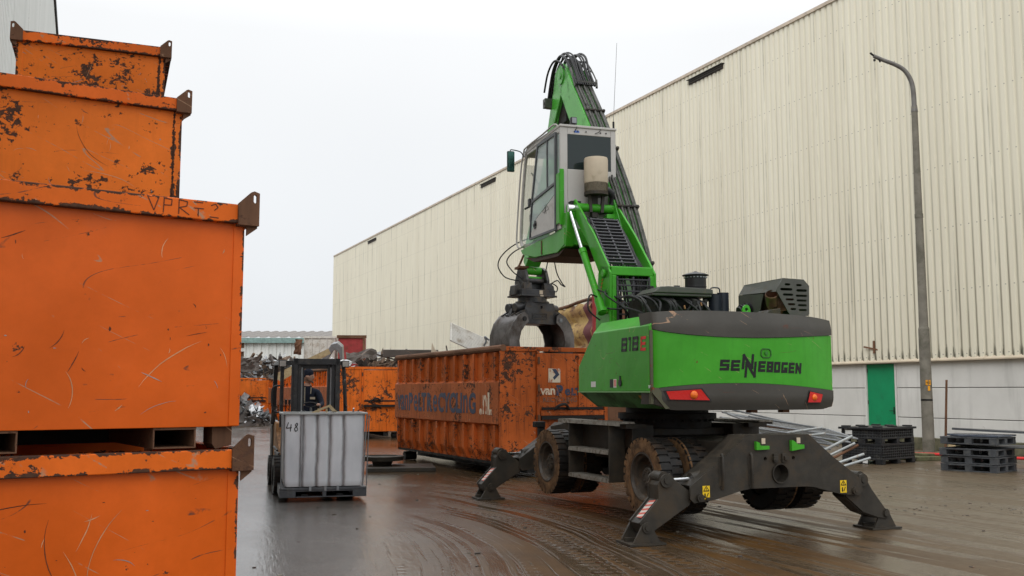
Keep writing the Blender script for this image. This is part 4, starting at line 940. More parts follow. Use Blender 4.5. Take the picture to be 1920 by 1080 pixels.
# ================================================================== FORKLIFT TRUCK (front is -y)
ft = thing('forklift_truck', 'black and ochre forklift truck carrying the tub towards the camera', 'forklift', (-3.63, 17.87, 0), 17.5)
mb = MB()
mb.prism([(-.95, .28), (-.62, .30), (-.45, .22), (1.02, .22), (1.32, .34), (1.36, 1.02), (1.25, 1.14), (.45, 1.14), (.40, .98), (-.35, .66), (-.5, .66), (-.55, .95), (-.72, 1.1), (-.95, 1.1)], -.52, .52, 'x')
mb.build('body', M['ochre'], ft, bevel=.03)
mb = MB(); mb.box((-.5, -.93, 1.10), (.5, -.55, 1.30)); mb.box((-.54, -.98, .5), (.54, -.951, 1.12)); mb.box((-.55, -.5, .58), (.55, .38, .655)); mb.build('cowl', M['mast'], ft, bevel=.02)
mb = MB(); mb.prism([(1.0, .3), (1.45, .38), (1.5, 1.0), (1.38, 1.12), (1.0, 1.12)], -.55, .55, 'x'); mb.build('counterweight', M['under'], ft, bevel=.05)
def fwheel(x, y, r_, w_):
    mb = MB(); mb.lathe([(x, r_ * .55), (x, r_ * .93), (x + w_ * .12, r_), (x + w_ * .88, r_), (x + w_, r_ * .93), (x + w_, r_ * .55)], (0, y, r_ + .0), 'x', 28)
    for k in range(24):
        a = 2 * pi * k / 24; m = Matrix.Translation((x + w_ / 2, y, r_)) @ Matrix.Rotation(a, 4, 'X'); mb.box((-w_ * .5, -.012, r_ * .985), (w_ * .5, .012, r_ * 1.03), m)
    o = mb.build('wheel', M['tyre'], ft, smooth=40)
    mb = MB(); mb.lathe([(x + w_ * .25, 0), (x + w_ * .25, r_ * .45), (x + w_ * .08, r_ * .56), (x + w_ * .92, r_ * .56), (x + w_ * .75, r_ * .45), (x + w_ * .75, 0)], (0, y, r_), 'x', 20); mb.build('rim', M['rim_m'], o, smooth=40)
fwheel(-.66, -.98, .32, .24); fwheel(.42, -.98, .32, .24); fwheel(-.60, 1.02, .26, .2); fwheel(.40, 1.02, .26, .2)
mb = MB()
for s_ in (-1, 1):
    mb = MB(); mb.tube([(s_ * .54, -.88, 1.1), (s_ * .535, -.80, 1.6), (s_ * .52, -.66, 2.16)], .032, 8, 3); mb.build('guard_post', M['mast'], ft)
    mb = MB(); mb.bar((s_ * .54, 1.0, 1.1), (s_ * .52, .78, 2.18), .075, .07); mb.build('guard_post', M['mast'], ft)
mb = MB()
for s_ in (-1, 1): mb.bar((s_ * .52, -.72, 2.19), (s_ * .52, .85, 2.21), .07, .06)
mb.bar((-.55, -.72, 2.19), (.55, -.72, 2.19), .075, .065); mb.bar((-.55, .85, 2.21), (.55, .85, 2.21), .07, .06)
for k in range(5): mb.bar((-.36 + k * .18, -.68, 2.20), (-.36 + k * .18, .82, 2.21), .03, .04)
mb.build('overhead_guard', M['mast'], ft)
mb = MB(); mb.tube([(-.56, -.85, 1.35), (-.68, -.86, 1.4), (-.69, -.84, 1.75), (-.55, -.82, 1.8)], .014); mb.build('grab_handle', M['mast'], ft); mb = MB(); mb.tube([(.56, -.85, 1.45), (.51, -.92, 1.5), (.50, -.92, 1.85), (.54, -.80, 1.9)], .014); mb.build('grab_handle', M['mast'], ft)
for s_ in (-1, 1):
    mb = MB(); mb.box((s_ * .53 - .065, -.84, 2.11), (s_ * .53 + .065, -.76, 2.23)); h_ = mb.build('work_lamp', M['mast'], ft, bevel=.01)
    mb = MB(); mb.box((s_ * .53 - .052, -.848, 2.125), (s_ * .53 + .052, -.8405, 2.215)); mb.build('lens', simple('milky_lamp_lens', (.32, .30, .27), .3), h_)
mb = MB(); my = -1.22
for s_ in (-1, 1):
    for x, dy, w_ in ((.345, 0, .065), (.275, .05, .05), (.215, .10, .04)):
        mb.box((s_ * x - w_ / 2, my + dy, .12), (s_ * x + w_ / 2, my + dy + .12, 2.25 - dy * .6)); mb.box((s_ * x - w_ / 2 + s_ * w_ * .55, my + dy + .02, .14), (s_ * x + w_ / 2 + s_ * w_ * .2, my + dy + .04, 2.2 - dy * .5))
mb.box((-.39, my + .0, 2.15), (.39, my + .10, 2.245)); mb.box((-.25, my + .13, 2.08), (.25, my + .2, 2.16)); mb.box((-.46, my + .12, 1.15), (-.28, my + .2, 1.22)); mb.box((-.44, my, .14), (.44, my + .08, .3))
mb.build('mast', M['mast'], ft)
mb = MB()
for s_ in (-1, 1): mb = MB(); mb.cyl((s_ * .245, my + .07, .3), (s_ * .245, my + .07, 2.1), .02, n=10); mb.build('lift_cylinder', M['galv'], ft, smooth=True)
mb = MB(); mb.box((-.5, my - .08, .16), (.5, my - .03, .26)); mb.box((-.5, my - .08, .62), (.5, my - .03, .72))
for x in (-.5, -.27, .23, .46): mb.box((x, my - .08, .261), (x + .04, my - .04, 1.12))
mb.box((-.5, my - .08, 1.121), (.5, my - .04, 1.16)); mb.build('carriage', M['mast'], ft)
for x in (-.32, .22):
    mb = MB(); mb.box((x, my - .125, .10), (x + .1, my - .085, .7)); mb.prism([(my - .125, .10), (my - .125, .14), (my - 1.05, .115), (my - 1.05, .10)], x, x + .1, 'x'); mb.build('fork', M['mast'], ft)
mb = MB(); mb.box((-.25, .02, 1.04), (.25, .5, 1.16)); mb.box((-.24, .42, 1.161), (.24, .54, 1.66)); mb.build('seat', M['black'], ft, bevel=.04)
mb = MB(); mb.cyl((0, -.62, 1.2), (0, -.38, 1.40), .025, n=10); cl = mb.build('steering_column', M['black'], ft)
mb = MB(); c_ = Vector((0, -.36, 1.42)); ux = Vector((1, 0, 0)); uy = Vector((0, .85, .52)).normalized()
mb.tube([c_ + ux * .165 * cos(a * pi / 10) + uy * .165 * sin(a * pi / 10) for a in range(21)], .014, 8, 0)
for a in (0, 2.1, 4.2): mb.bar(c_, c_ + ux * .16 * cos(a + .5) + uy * .16 * sin(a + .5), .03, .012)
mb.build('steering_wheel', M['black'], cl)
mb = MB()
for x in (-.44, -.38): mb.cyl((x, -.52, 1.28), (x, -.56, 1.5), .009, n=6); mb.cyl((x, -.56, 1.48), (x, -.565, 1.56), .02, n=8)
mb.build('lever', M['black'], ft)
mb = MB(); mb.tube([(-.57, -.6, .7), (-.60, -.3, .75), (-.57, 0, .7)], .018); mb.box((-.58, -.34, .34), (-.525, .3, .42)); mb.build('side_step', M['mast'], ft)

# ------------------------------------------------------------------ driver
def person_mesh(joints, bones, radii, faces_fn, extra=None):
    me = bpy.data.meshes.new('body'); me.from_pydata(joints, bones, [])
    o = bpy.data.objects.new('tmp', me); COL.objects.link(o)
    sk = o.modifiers.new('s', 'SKIN'); sk.use_smooth_shade = True
    for i, r_ in enumerate(radii):
        q = me.skin_vertices[0].data[i]; q.radius = r_ if isinstance(r_, tuple) else (r_, r_); q.use_root = (i == 0)
    sb = o.modifiers.new('d', 'SUBSURF'); sb.levels = sb.render_levels = 2
    dg = bpy.context.evaluated_depsgraph_get(); dg.update()
    m2 = bpy.data.meshes.new_from_object(o.evaluated_get(dg)); bpy.data.objects.remove(o)
    return m2
J = [(0, .30, 1.24), (0, .30, 1.40), (0, .27, 1.56), (0, .25, 1.70), (0, .235, 1.80), (0, .22, 1.88),        # pelvis..neck, head base
     (-.19, .25, 1.68), (-.25, .10, 1.47), (-.17, -.14, 1.44), (-.14, -.22, 1.46),                           # right arm
     (.19, .25, 1.68), (.25, .10, 1.47), (.17, -.14, 1.44), (.14, -.22, 1.46),
     (-.10, .24, 1.22), (-.15, -.22, 1.20), (-.14, -.34, .84), (-.14, -.46, .76),
     (.10, .24, 1.22), (.15, -.22, 1.20), (.14, -.34, .84), (.14, -.46, .76)]
BN = [(0, 1), (1, 2), (2, 3), (3, 4), (4, 5), (3, 6), (6, 7), (7, 8), (8, 9), (3, 10), (10, 11), (11, 12), (12, 13), (0, 14), (14, 15), (15, 16), (16, 17), (0, 18), (18, 19), (19, 20), (20, 21)]
RD = [(.15, .12), (.15, .115), (.175, .12), (.12, .09), .062, .055, .072, .055, .04, .026, .072, .055, .04, .026, .09, .075, .055, .045, .09, .075, .055, .045]
for sgn in (-1, 1):                                                # hands: palm, four curled fingers and a thumb
    w0 = 9 if sgn < 0 else 13
    k = len(J); J.append((sgn * .145, -.275, 1.475)); RD.append((.030, .018)); BN.append((w0, k))
    for i in range(4):
        dx = (-.022 + .015 * i); a = len(J); ln = (.028, .032, .030, .024)[i]
        J.extend([(sgn * .145 + dx, -.305, 1.478), (sgn * .145 + dx, -.305 - ln * .6, 1.462), (sgn * .145 + dx, -.305 - ln * .35, 1.44)]); RD.extend([.009, .0085, .0075]); BN.extend([(k, a), (a, a + 1), (a + 1, a + 2)])
    a = len(J); J.extend([(sgn * .145 - sgn * .035, -.285, 1.465), (sgn * .145 - sgn * .03, -.31, 1.448)]); RD.extend([.010, .0085]); BN.extend([(k, a), (a, a + 1)])
pm_ = person_mesh(J, BN, RD, None)
for m_ in (M['navy'], M['greycloth'], M['skin']): pm_.materials.append(m_)
# head: shaped sphere with brow, nose, mouth, chin, ears; turned to its left
bm = bmesh.new(); bm.from_mesh(pm_)
for f in bm.faces:
    c_ = f.calc_center_median()
    f.material_index = 2 if (c_.z > 1.80 or c_.y < -.245 and c_.z > 1.3) else (1 if c_.z < 1.27 else 0); f.smooth = True
hr = Matrix.Translation((0.01, .20, 1.965)) @ Matrix.Rotation(R(68), 4, 'Z')
NS, NR = 32, 22; vs = []
def gss(x, c_, w_): return math.exp(-((x - c_) / w_) ** 2)
for i in range(NR + 1):
    ph = pi * i / NR; z = cos(ph)
    for j in range(NS):
        t_ = 2 * pi * j / NS; x, y = sin(ph) * sin(t_), -sin(ph) * cos(t_)      # face to -y
        front = max(0, -y); jaw = 1 - .22 * max(0, -z) * (1 if z < -.2 else .5)
        X_, Y_, Z_ = x * .076 * jaw, y * .098, z * .118
        Y_ -= front ** 6 * .028 * gss(z, -.16, .16) * gss(x, 0, .16)            # nose
        Y_ -= front ** 3 * .007 * gss(z, .16, .10); Y_ += front ** 2 * .010 * gss(z, .02, .10) * (gss(x, .36, .14) + gss(x, -.36, .14))
        Y_ -= front ** 4 * .008 * gss(z, -.46, .09) * gss(x, 0, .25); Y_ += front ** 4 * .005 * gss(z, -.36, .05); Y_ -= front ** 3 * .012 * gss(z, -.8, .18)
        X_ += math.copysign(.016, x) * gss(abs(x), 1, .12) * gss(z, -.05, .22) if abs(y) < .35 else 0
        vs.append(bm.verts.new(hr @ Vector((X_, Y_, Z_))))
for i in range(NR):
    for j in range(NS):
        try:
            f = bm.faces.new((vs[i * NS + j], vs[(i + 1) * NS + j], vs[(i + 1) * NS + (j + 1) % NS], vs[i * NS + (j + 1) % NS])); f.material_index = 2; f.smooth = True
        except ValueError: pass
bmesh.ops.remove_doubles(bm, verts=vs, dist=.0004)
bm.to_mesh(pm_); bm.free(); pm_.name = 'person'
dv = bpy.data.objects.new('person', pm_); COL.objects.link(dv); dv.location = ft.location; dv.rotation_euler = ft.rotation_euler
tag(dv, 'driver in a navy beanie and dark jacket seated in the forklift, looking aside', 'person')
mb = MB()
prof = [(-.03, .082), (.0, .088), (.03, .090), (.07, .083), (.10, .062), (.122, .03), (.128, 0)]
for a, r_ in prof: pass
mb.lathe([(a, r_) for a, r_ in prof], (0, 0, 0), 'z', 26); mb.v = [(x * .93, y * 1.14 + .008 , z + max(0, y) * -.25) for x, y, z in mb.v]
bn = mb.build('beanie', M['navy'], dv, smooth=True); bn.matrix_local = hr @ Matrix.Translation((0, 0, .028))
mb = MB()
for sx in (-1, 1): mb.cyl((sx * .027, -.084, .0), (sx * .027, -.092, .0), .008, n=8)
mb.bar((-.018, -.099, -.055), (.018, -.099, -.055), .004)
eye = mb.build('eyes', M['blk_ink'], dv); eye.matrix_local = hr
mb = MB(); mb.tube([(-.075, .02, -.03), (-.06, -.05, -.075), (0, -.088, -.108), (.06, -.05, -.075), (.075, .02, -.03)], .012, 8); bd = mb.build('beard', M['scrapb'], dv, smooth=True); bd.matrix_local = hr
mb = MB(); mb.tube([(-.05, .165, 1.78), (-.055, .13, 1.62), (-.05, .14, 1.45)], .006); mb.tube([(.06, .165, 1.78), (.05, .12, 1.66)], .006); mb.box((.04, .125, 1.56), (.13, .135, 1.60)); mb.build('jacket_trim', M['cream'], dv)

# ================================================================== MATERIAL HANDLER
mh = thing('material_handler', 'bright green wheeled scrap handler with raised cab, long boom and hanging grapple', 'scrap handler', (2.2, 14.25, 0), 17.5)
UR = (0, 0, R(4.5))                                                # undercarriage sits slightly turned under the upper
# ---- chassis
mb = MB()
mb.prism([(-.62, -1.15), (-.42, -2.15), (.42, -2.15), (.62, -1.15), (.62, 1.3), (.42, 2.45), (-.42, 2.45), (-.62, 1.3)], .74, 1.10, 'z')
mb.box((-.36, -.9, .5), (.36, 1.1, .739)); mb.box((-.95, -.7, .95), (-.621, .95, 1.26)); mb.box((.621, -.7, .95), (.95, .95, 1.26))
mb.box((-.62, -.5, 1.101), (.62, .75, 1.2))
ch = mb.build('chassis', M['under'], mh, rot=UR, bevel=.012)
for y in (-1.41, 1.51):
    mb = MB(); mb.cyl((-.58, y, .65), (.58, y, .65), .12, n=16); mb.cyl((-.2, y, .65), (.2, y, .65), .23, n=20); mb.box((-.14, y - .2, .7), (.14, y + .2, .735))
    mb.build('axle', M['under_dark'], mh, rot=UR, smooth=True)
mb = MB(); mb.cyl((0, 0, 1.201), (0, 0, 1.32), .62, n=48); mb.cyl((0, 0, 1.321), (0, 0, 1.40), .69, n=48); mb.cyl((0, 0, 1.401), (0, 0, 1.50), .58, n=48)
for k in range(30): a = 2 * pi * k / 30; mb.cyl((.645 * cos(a), .645 * sin(a), 1.29), (.645 * cos(a), .645 * sin(a), 1.3205), .018, n=6)
mb.build('slewing_ring', M['under_dark'], mh, smooth=30)
# ---- wheels
def wheel(side, y):
    s_ = side; cx = .0
    mb = MB()
    for a in (-1.2, -.79):
        o_, i_ = a, a + .29
        mb.lathe([(s_ * -o_, .30), (s_ * -(o_ + .004), .33)], (0, y, .65), 'x', 48) if 0 else None
        P_ = [(o_ + .012, .285), (o_, .31), (o_ - .004, .38), (o_ + .006, .445), (o_ + .03, .462), (i_ - .03, .462), (i_ - .006, .445), (i_, .31), (i_ - .012, .285)]
        mb.lathe([(s_ * -1 * q, r_) if s_ > 0 else (q, r_) for q, r_ in P_], (0, y, .65), 'x', 48)
    n = 30
    for a in (-1.2, -.79):
        for k in range(n):
            an = 2 * pi * k / n
            for hh, off in ((0, 0), (1, .5)):
                t_ = an + off * 2 * pi / n; m = Matrix.Translation((0, y, .65)) @ Matrix.Rotation(t_, 4, 'X')
                x0, x1 = (a - .004, a + .15) if hh == 0 else (a + .14, a + .294)
                if s_ > 0: x0, x1 = -x1, -x0
                mb.box((x0, -.033, .455), (x1, .033, .478), m)
    ty = mb.build('tyre', M['tyre'], None, smooth=30)
    mb = MB()
    X = (lambda q: q) if s_ < 0 else (lambda q: -q)
    mb.lathe([(X(q), r_) for q, r_ in [(-1.2045, .307), (-1.207, .345), (-1.2085, .385), (-1.2025, .44), (-1.198, .452)]], (0, y, .65), 'x', 48)
    mb.lathe([(X(q + .41), r_) for q, r_ in [(-1.2045, .307), (-1.2085, .385), (-1.2025, .44), (-1.194, .4795), (-1.17, .4795)]], (0, y, .65), 'x', 48)
    for k in range(n):
        m = Matrix.Translation((0, y, .65)) @ Matrix.Rotation(2 * pi * k / n, 4, 'X'); a_, b_ = sorted((X(-1.2075), X(-1.2035))); mb.box((a_, -.033, .42), (b_, .033, .479), m)
    sw = mb.build('sidewall', M['tyre_mud'], None, smooth=30)
    mb = MB()
    mb.lathe([(X(q), r_) for q, r_ in [(-1.19, .30), (-1.205, .30), (-1.205, .283), (-1.17, .272), (-1.15, .245), (-1.08, .238), (-1.055, .225), (-1.045, .16), (-1.05, .0)]], (0, y, .65), 'x', 48)
    mb.lathe([(X(q), r_) for q, r_ in [(-.86, .30), (-.86, .2), (-.6, .2), (-.56, .29)]], (0, y, .65), 'x', 32)
    rm = mb.build('wheel', M['rim_m'], mh, rot=UR, smooth=30)
    mb = MB(); mb.lathe([(X(q), r_) for q, r_ in [(-1.05, .125), (-1.125, .12), (-1.14, .108), (-1.143, .0)]], (0, y, .65), 'x', 28)
    for k in range(6):
        a = 2 * pi * k / 6 + .3; p = Vector((X(-1.13), y + .075 * cos(a), .65 + .075 * sin(a))); mb.cyl(p, p + Vector((X(-.03), 0, 0)), .016, n=8)
    for k in range(10):
        a = 2 * pi * k / 10; p = Vector((X(-1.045), y + .19 * cos(a), .65 + .19 * sin(a))); mb.cyl(p, p + Vector((X(-.03), 0, 0)), .014, n=6)
    hb_ = mb.build('hub', M['rim_m'], None, smooth=30)
    for o in (ty, sw, hb_): o.parent = rm
for y in (-1.41, 1.51):
    wheel(-1, y); wheel(1, y)
# ---- steps and side boxes
for s_ in (-1, 1):
    mb = MB()
    for y in (-.50, .74): mb.box((s_ * 1.19, y - .012, .50), (s_ * .96, y + .012, 1.27))
    mb.box((s_ * .955, -.487, .86), (s_ * .965, .727, 1.27)); mb.box((s_ * 1.10, -.82, 1.215), (s_ * .8, -.513, 1.27)); mb.box((s_ * 1.1, .76, 1.215), (s_ * .8, 1.05, 1.27))
    st = mb.build('step_frame', M['under'], mh, rot=UR)
    for z, y0, y1 in ((1.30, -.82, 1.08), (.915, -.487, .727), (.545, -.487, .727)):
        mb = MB(); mb.box((s_ * 1.205, y0, z - .022), (s_ * .97, y1, z - .008)); mb.box((s_ * 1.205, y0, z - .05), (s_ * 1.195, y1, z - .0225))
        n = int((y1 - y0) / .03)
        for k in range(n):
            yy = y0 + .004 + k * .03; mb.box((s_ * 1.203, yy, z - .0078), (s_ * .98, yy + .014, z + .004))
        mb.build('step_tread', M['tread'], st)
# ---- outriggers
POLY = [(-.44, 1.19), (-.80, .91), (-1.21, .635), (-1.225, .49), (-1.17, .44), (-.90, .465), (-.52, .56), (-.40, .575)]
POLY = POLY + [(-x, z) for x, z in reversed(POLY)]
def rounded(cx, cz, r_, n=16): return [(cx + r_ * cos(2 * pi * i / n), cz + r_ * sin(2 * pi * i / n)) for i in range(n)]
hz_w = simple('hazard_white', (.55, .50, .45), .5, 0, .15); hz_r = simple('hazard_red', (.50, .09, .06), .5, 0, .15)
LEGL = [(-1.19, .42), (-1.18, .56), (-1.38, .70), (-1.44, .78), (-1.565, .73), (-1.60, .66), (-1.60, .50), (-1.845, .25), (-1.80, .14), (-1.66, .15)]
LEGR = [(1.02, .43), (1.02, .62), (1.14, .70), (1.26, .69), (1.345, .62), (1.42, .50), (1.66, .21), (1.64, .13), (1.50, .155), (1.27, .23)]
def outrigger(yc, face, legs):
    """face=-1: outer plate towards -y"""
    f = face; y0 = yc + f * .17; y1 = yc - f * .17
    mb = MB()
    if f < 0:
        bm_ = holed('outrigger_beam', POLY, [circle(0.01, .74, .105), circle(-.19, .915, .022, 12), circle(.21, .915, .022, 12)], .03, lambda x, y, z: (x, y0 + z, y), M['under'], mh); bm_.rotation_euler = UR
    else:
        mb.prism(POLY, y0 - .015, y0 + .015, 'y'); bm_ = mb.build('outrigger_beam', M['under'], mh, rot=UR); mb = MB()
    mb = MB(); mb.prism(POLY, min(y1, y1 + .03), max(y1, y1 + .03), 'y')
    a, b = sorted((y0 - f * .0155, y1 + .03 * (f < 0) + .0))
    for (p, q) in zip(POLY[:3], POLY[1:3]): mb.prism([p, q, (q[0] + .01, q[1] - .02), (p[0] + .01, p[1] - .02)], a + .001, b - .001, 'y')
    m_ = [(-x, z) for x, z in POLY[:3]]
    for (p, q) in zip(m_, m_[1:2]): mb.prism([p, q, (q[0] - .01, q[1] - .02), (p[0] - .01, p[1] - .02)], a + .001, b - .001, 'y')
    mb.box((-.44, a + .001, 1.168), (.44, b - .001, 1.19)); mb.box((-.40, a + .001, .575), (.40, b - .001, .597))
    mb.build('inner_plate', M['under'], bm_)
    mb = MB()
    if f < 0:
        mb.lathe([(y0 + .16, .100), (y0 - .04, .104), (y0 - .04, .118), (y0 - .0155, .118)], (0.01, 0, .74), 'y', 32)
        mb.lathe([(y0 + .1, .10), (y0 + .1, .0)], (.01, 0, .74), 'y', 24)
    mb.cyl((-1.10, y0 + f * .0155, .50), (-1.10, y0 + f * .05, .50), .045, n=16); mb.cyl((1.10, y0 + f * .0155, .50), (1.10, y0 + f * .05, .50), .045, n=16)
    for sx in (-1, 1):
        mb.cyl((sx * 1.10, y0 + f * .0505, .50), (sx * 1.10, y0 + f * .06, .50), .022, n=10)
        mb.box((sx * .06 - .028, y0 + f * .045, .87), (sx * .06 + .028, y0 + f * .016, .97)); mb.box((sx * .06 - .03 + sx * .02, y0 + f * .075, .90), (sx * .06 + .03 + sx * .02, y0 + f * .0455, .94))
    if f < 0:
        for x in (-.80, -.40): mb.tube([(x, y0 - .016, .97), (x, y0 - .045, .95), (x, y0 - .045, .62), (x, y0 - .016, .60)], .016, 8, 2); mb.box((x - .035, y0 - .02, .62), (x + .0, y0 - .016, .95))
        mb.box((-1.02, y0 - .04, .47), (-.93, y0 - .016, .50))
    mb.build('pin_plate', M['under'], bm_, smooth=30)
    if f < 0:
        for sx in (-1, 1):
            mb = MB()
            x = -.34 if sx < 0 else .16
            if sx < 0: mb.prism([(x, 1.02), (x, 1.12), (x + .05, 1.10), (x + .05, 1.07), (x + .18, 1.065), (x + .18, 1.025)], y0 - .06, y0 - .016, 'y')
            else: mb.prism([(x, 1.0), (x, 1.125), (x + .02, 1.125), (x + .10, 1.075), (x + .18, 1.07), (x + .18, 1.025)], y0 - .06, y0 - .016, 'y')
            mb.build('green_clamp', M['green'], bm_)
            mb = MB(); mb.box((x + .07, y0 - .064, 1.09), (x + .12, y0 - .058, 1.155)); mb.build('clamp_tag', M['cream'], bm_)
            mb = MB(); xs = -1.06 if sx < 0 else .885
            mb.box((xs, y0 - .019, .45 + .03), (xs + .095, y0 - .0162, .63)); st_ = mb.build('warning_sticker', M['yellow'], bm_)
            mb = MB()
            tri = [(xs + .012, .575), (xs + .083, .575), (xs + .0475, .625)]
            for p, q in zip(tri, tri[1:] + tri[:1]): mb.bar((p[0], y0 - .0205, p[1]), (q[0], y0 - .0205, q[1]), .007, .002, up=(0, 1, 0))
            mb.bar((xs + .0475, y0 - .0205, .583), (xs + .0475, y0 - .0205, .606), .007, .002, up=(0, 1, 0)); mb.box((xs + .01, y0 - .0212, .566), (xs + .085, y0 - .0192, .569))
            mb.bar((xs + .03, y0 - .0205, .495), (xs + .03, y0 - .0205, .545), .018, .002, up=(0, 1, 0)); mb.bar((xs + .05, y0 - .0205, .50), (xs + .075, y0 - .0205, .55), .010, .002, up=(0, 1, 0))
            mb.build('sticker_symbol', M['blk_ink'], st_)
    for poly, sx, pin, foot in legs:
        a, b = yc - .125, yc + .125
        mb = MB(); mb.prism(poly, a, a + .025, 'y'); mb.prism(poly, b - .025, b, 'y'); mb.prism([(x * .995, z - .012) for x, z in poly], a + .0255, b - .0255, 'y')
        lg = mb.build('outrigger_leg', M['under'], mh, rot=UR, bevel=.004)
        mb = MB()
        for yy, e_ in ((a, -1), (b, 1)):
            mb.cyl((pin[0], yy + e_ * .0005, pin[1]), (pin[0], yy + e_ * .028, pin[1]), .075, n=24); mb.cyl((pin[0], yy + e_ * .0285, pin[1]), (pin[0], yy + e_ * .045, pin[1]), .036, n=12)
        mb.cyl((pin[0] + sx * .005, a + .03, pin[1] + .03), (pin[0] + sx * .005, b - .03, pin[1] + .03), .07, n=18)
        mb.build('pin_boss', M['under'], lg, smooth=30)
        mb = MB(); mb.cyl((sx * .55, yc, .80), (sx * 1.10, yc, .70), .07, n=16); cl_ = mb.build('leg_cylinder', M['under'], lg, smooth=30)
        mb = MB(); mb.cyl((sx * 1.101, yc, .70), (pin[0], yc, pin[1] - .01), .026, n=12); mb.build('piston_rod', M['chrome'], lg, smooth=30)
        if sx < 0:
            p, q = Vector((-1.612, 0, .485)), Vector((-1.80, 0, .292)); mb = MB(); n = 9
            d = (q - p) / n; nr = Vector((-.72, 0, .70)) * .004
            for k in range(n):
                mb.cur = k % 2; A, B = p + d * k + nr, p + d * (k + 1) + nr; sl_ = d * .9
                mb.add([(A.x, a + .035, A.z), (B.x, a + .035, B.z), (B.x + sl_.x * (k < n - 1), a + .15, B.z + sl_.z * (k < n - 1)), (A.x + sl_.x, a + .15, A.z + sl_.z)] if k < n - 1 else [(A.x, a + .035, A.z), (B.x, a + .035, B.z), (B.x, a + .15, B.z), (A.x + sl_.x, a + .15, A.z + sl_.z)], [(0, 1, 2, 3)])
            mb.build('hazard_stripe', [hz_r, hz_w], lg)
        fx, fy = foot
        mb = MB(); mb.prism([(fx - .235, fy - .20), (fx + .22, fy - .20), (fx + .25, fy + .2), (fx - .2, fy + .2)], 0.004, .028, 'z')
        for yy in (fy - .125 - .03, fy + .13):
            mb.prism([(fx - .17, .0285), (fx + .17, .0285), (fx + .05, .23), (fx + .0, .262), (fx - .05, .23)], yy, yy + .025, 'y')
        mb.cyl((fx, fy - .19, .195), (fx, fy + .19, .195), .034, n=16); mb.cyl((fx, fy - .175, .195), (fx, fy - .157, .195), .06, n=20)
        mb.box((fx - .18, fy + .02, .029), (fx + .18, fy + .05, .07))
        mb.build('foot_pad', M['under'], lg, smooth=30)
outrigger(-2.35, -1, [(LEGL, -1, (-1.505, .70), (-1.77, -2.35)), (LEGR, 1, (1.27, .62), (1.63, -2.30))])
outrigger(2.70, 1, [(LEGL, -1, (-1.505, .70), (-1.70, 2.70)), ([(-x, z) for x, z in LEGL], 1, (1.505, .70), (1.70, 2.70))])
mb = MB(); mb.box((-.95, 2.35, .95), (-.85, 2.45, 1.18)); mb.box((-1.02, 2.33, 1.13), (-.85, 2.47, 1.22)); mb.bar((-.9, 2.4, .9), (-.6, 2.4, 1.0), .12, .1)
mb.build('lamp_housing', M['under_dark'], mh, rot=UR, bevel=.01)
for p, q in (((-.95, 1.55, 1.02), (-.62, .95, 1.26)), ((-.8, 2.2, 1.1), (-.62, 1.0, 1.26))):
    mb = MB(); mb.bar(p, q, .04, .1); mb.build('mudguard_arm', M['under'], mh, rot=UR)

# ---- upper body
XL, XR = -1.12, 1.38
def arc(x): Rr = 2.75; return -2.25 + Rr - math.sqrt(Rr * Rr - (x - .13) ** 2)
mb = MB()
def bsec(y, lo): return y
V = {}
pts = [(-1.175, -1.93, 1.70), (-1.175, -1.93, 2.50), (-.96, -1.93, 2.66), (1.20, -1.93, 2.635), (1.37, -1.93, 2.475), (1.37, -1.93, 1.70),
       (-1.175, .42, 1.70), (-1.175, .42, 2.05), (-1.175, -.14, 2.50), (-.96, .08, 2.66), (1.20, -.33, 2.635), (1.37, -.22, 2.475), (1.37, .40, 2.05), (1.37, .42, 1.70)]
mb.add(pts, [(0, 1, 8, 7, 6), (1, 2, 9, 8), (2, 3, 10, 9), (3, 4, 11, 10), (4, 5, 13, 12, 11), (0, 5, 4, 3, 2, 1), (0, 6, 13, 5), (6, 7, 12, 13), (7, 8, 11, 12), (8, 9, 10, 11)])
ub = mb.build('upper_body', M['green'], mh, bevel=.012)
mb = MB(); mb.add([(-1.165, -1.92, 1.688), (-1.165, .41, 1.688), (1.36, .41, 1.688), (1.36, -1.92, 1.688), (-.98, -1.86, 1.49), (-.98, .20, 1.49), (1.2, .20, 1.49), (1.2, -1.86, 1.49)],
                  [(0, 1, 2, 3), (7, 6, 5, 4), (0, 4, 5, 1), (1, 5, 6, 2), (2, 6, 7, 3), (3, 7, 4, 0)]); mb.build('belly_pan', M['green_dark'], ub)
mb = MB(); mb.box((-1.19, -1.94, 1.687), (-1.176, .425, 1.703)); mb.build('rub_strip', simple('pale_green_edge', (.20, .42, .16), .4), ub)
mb = MB(); mb.box((-.85, -.3, 2.636), (1.2, -.28, 2.68)); mb.box((-.6, .0, 1.6), (.6, 1.35, 1.72)); mb.box((-.7, -.2, 1.72), (.7, .7, 2.62)); mb.build('deck_frame', M['green_dark'], ub)
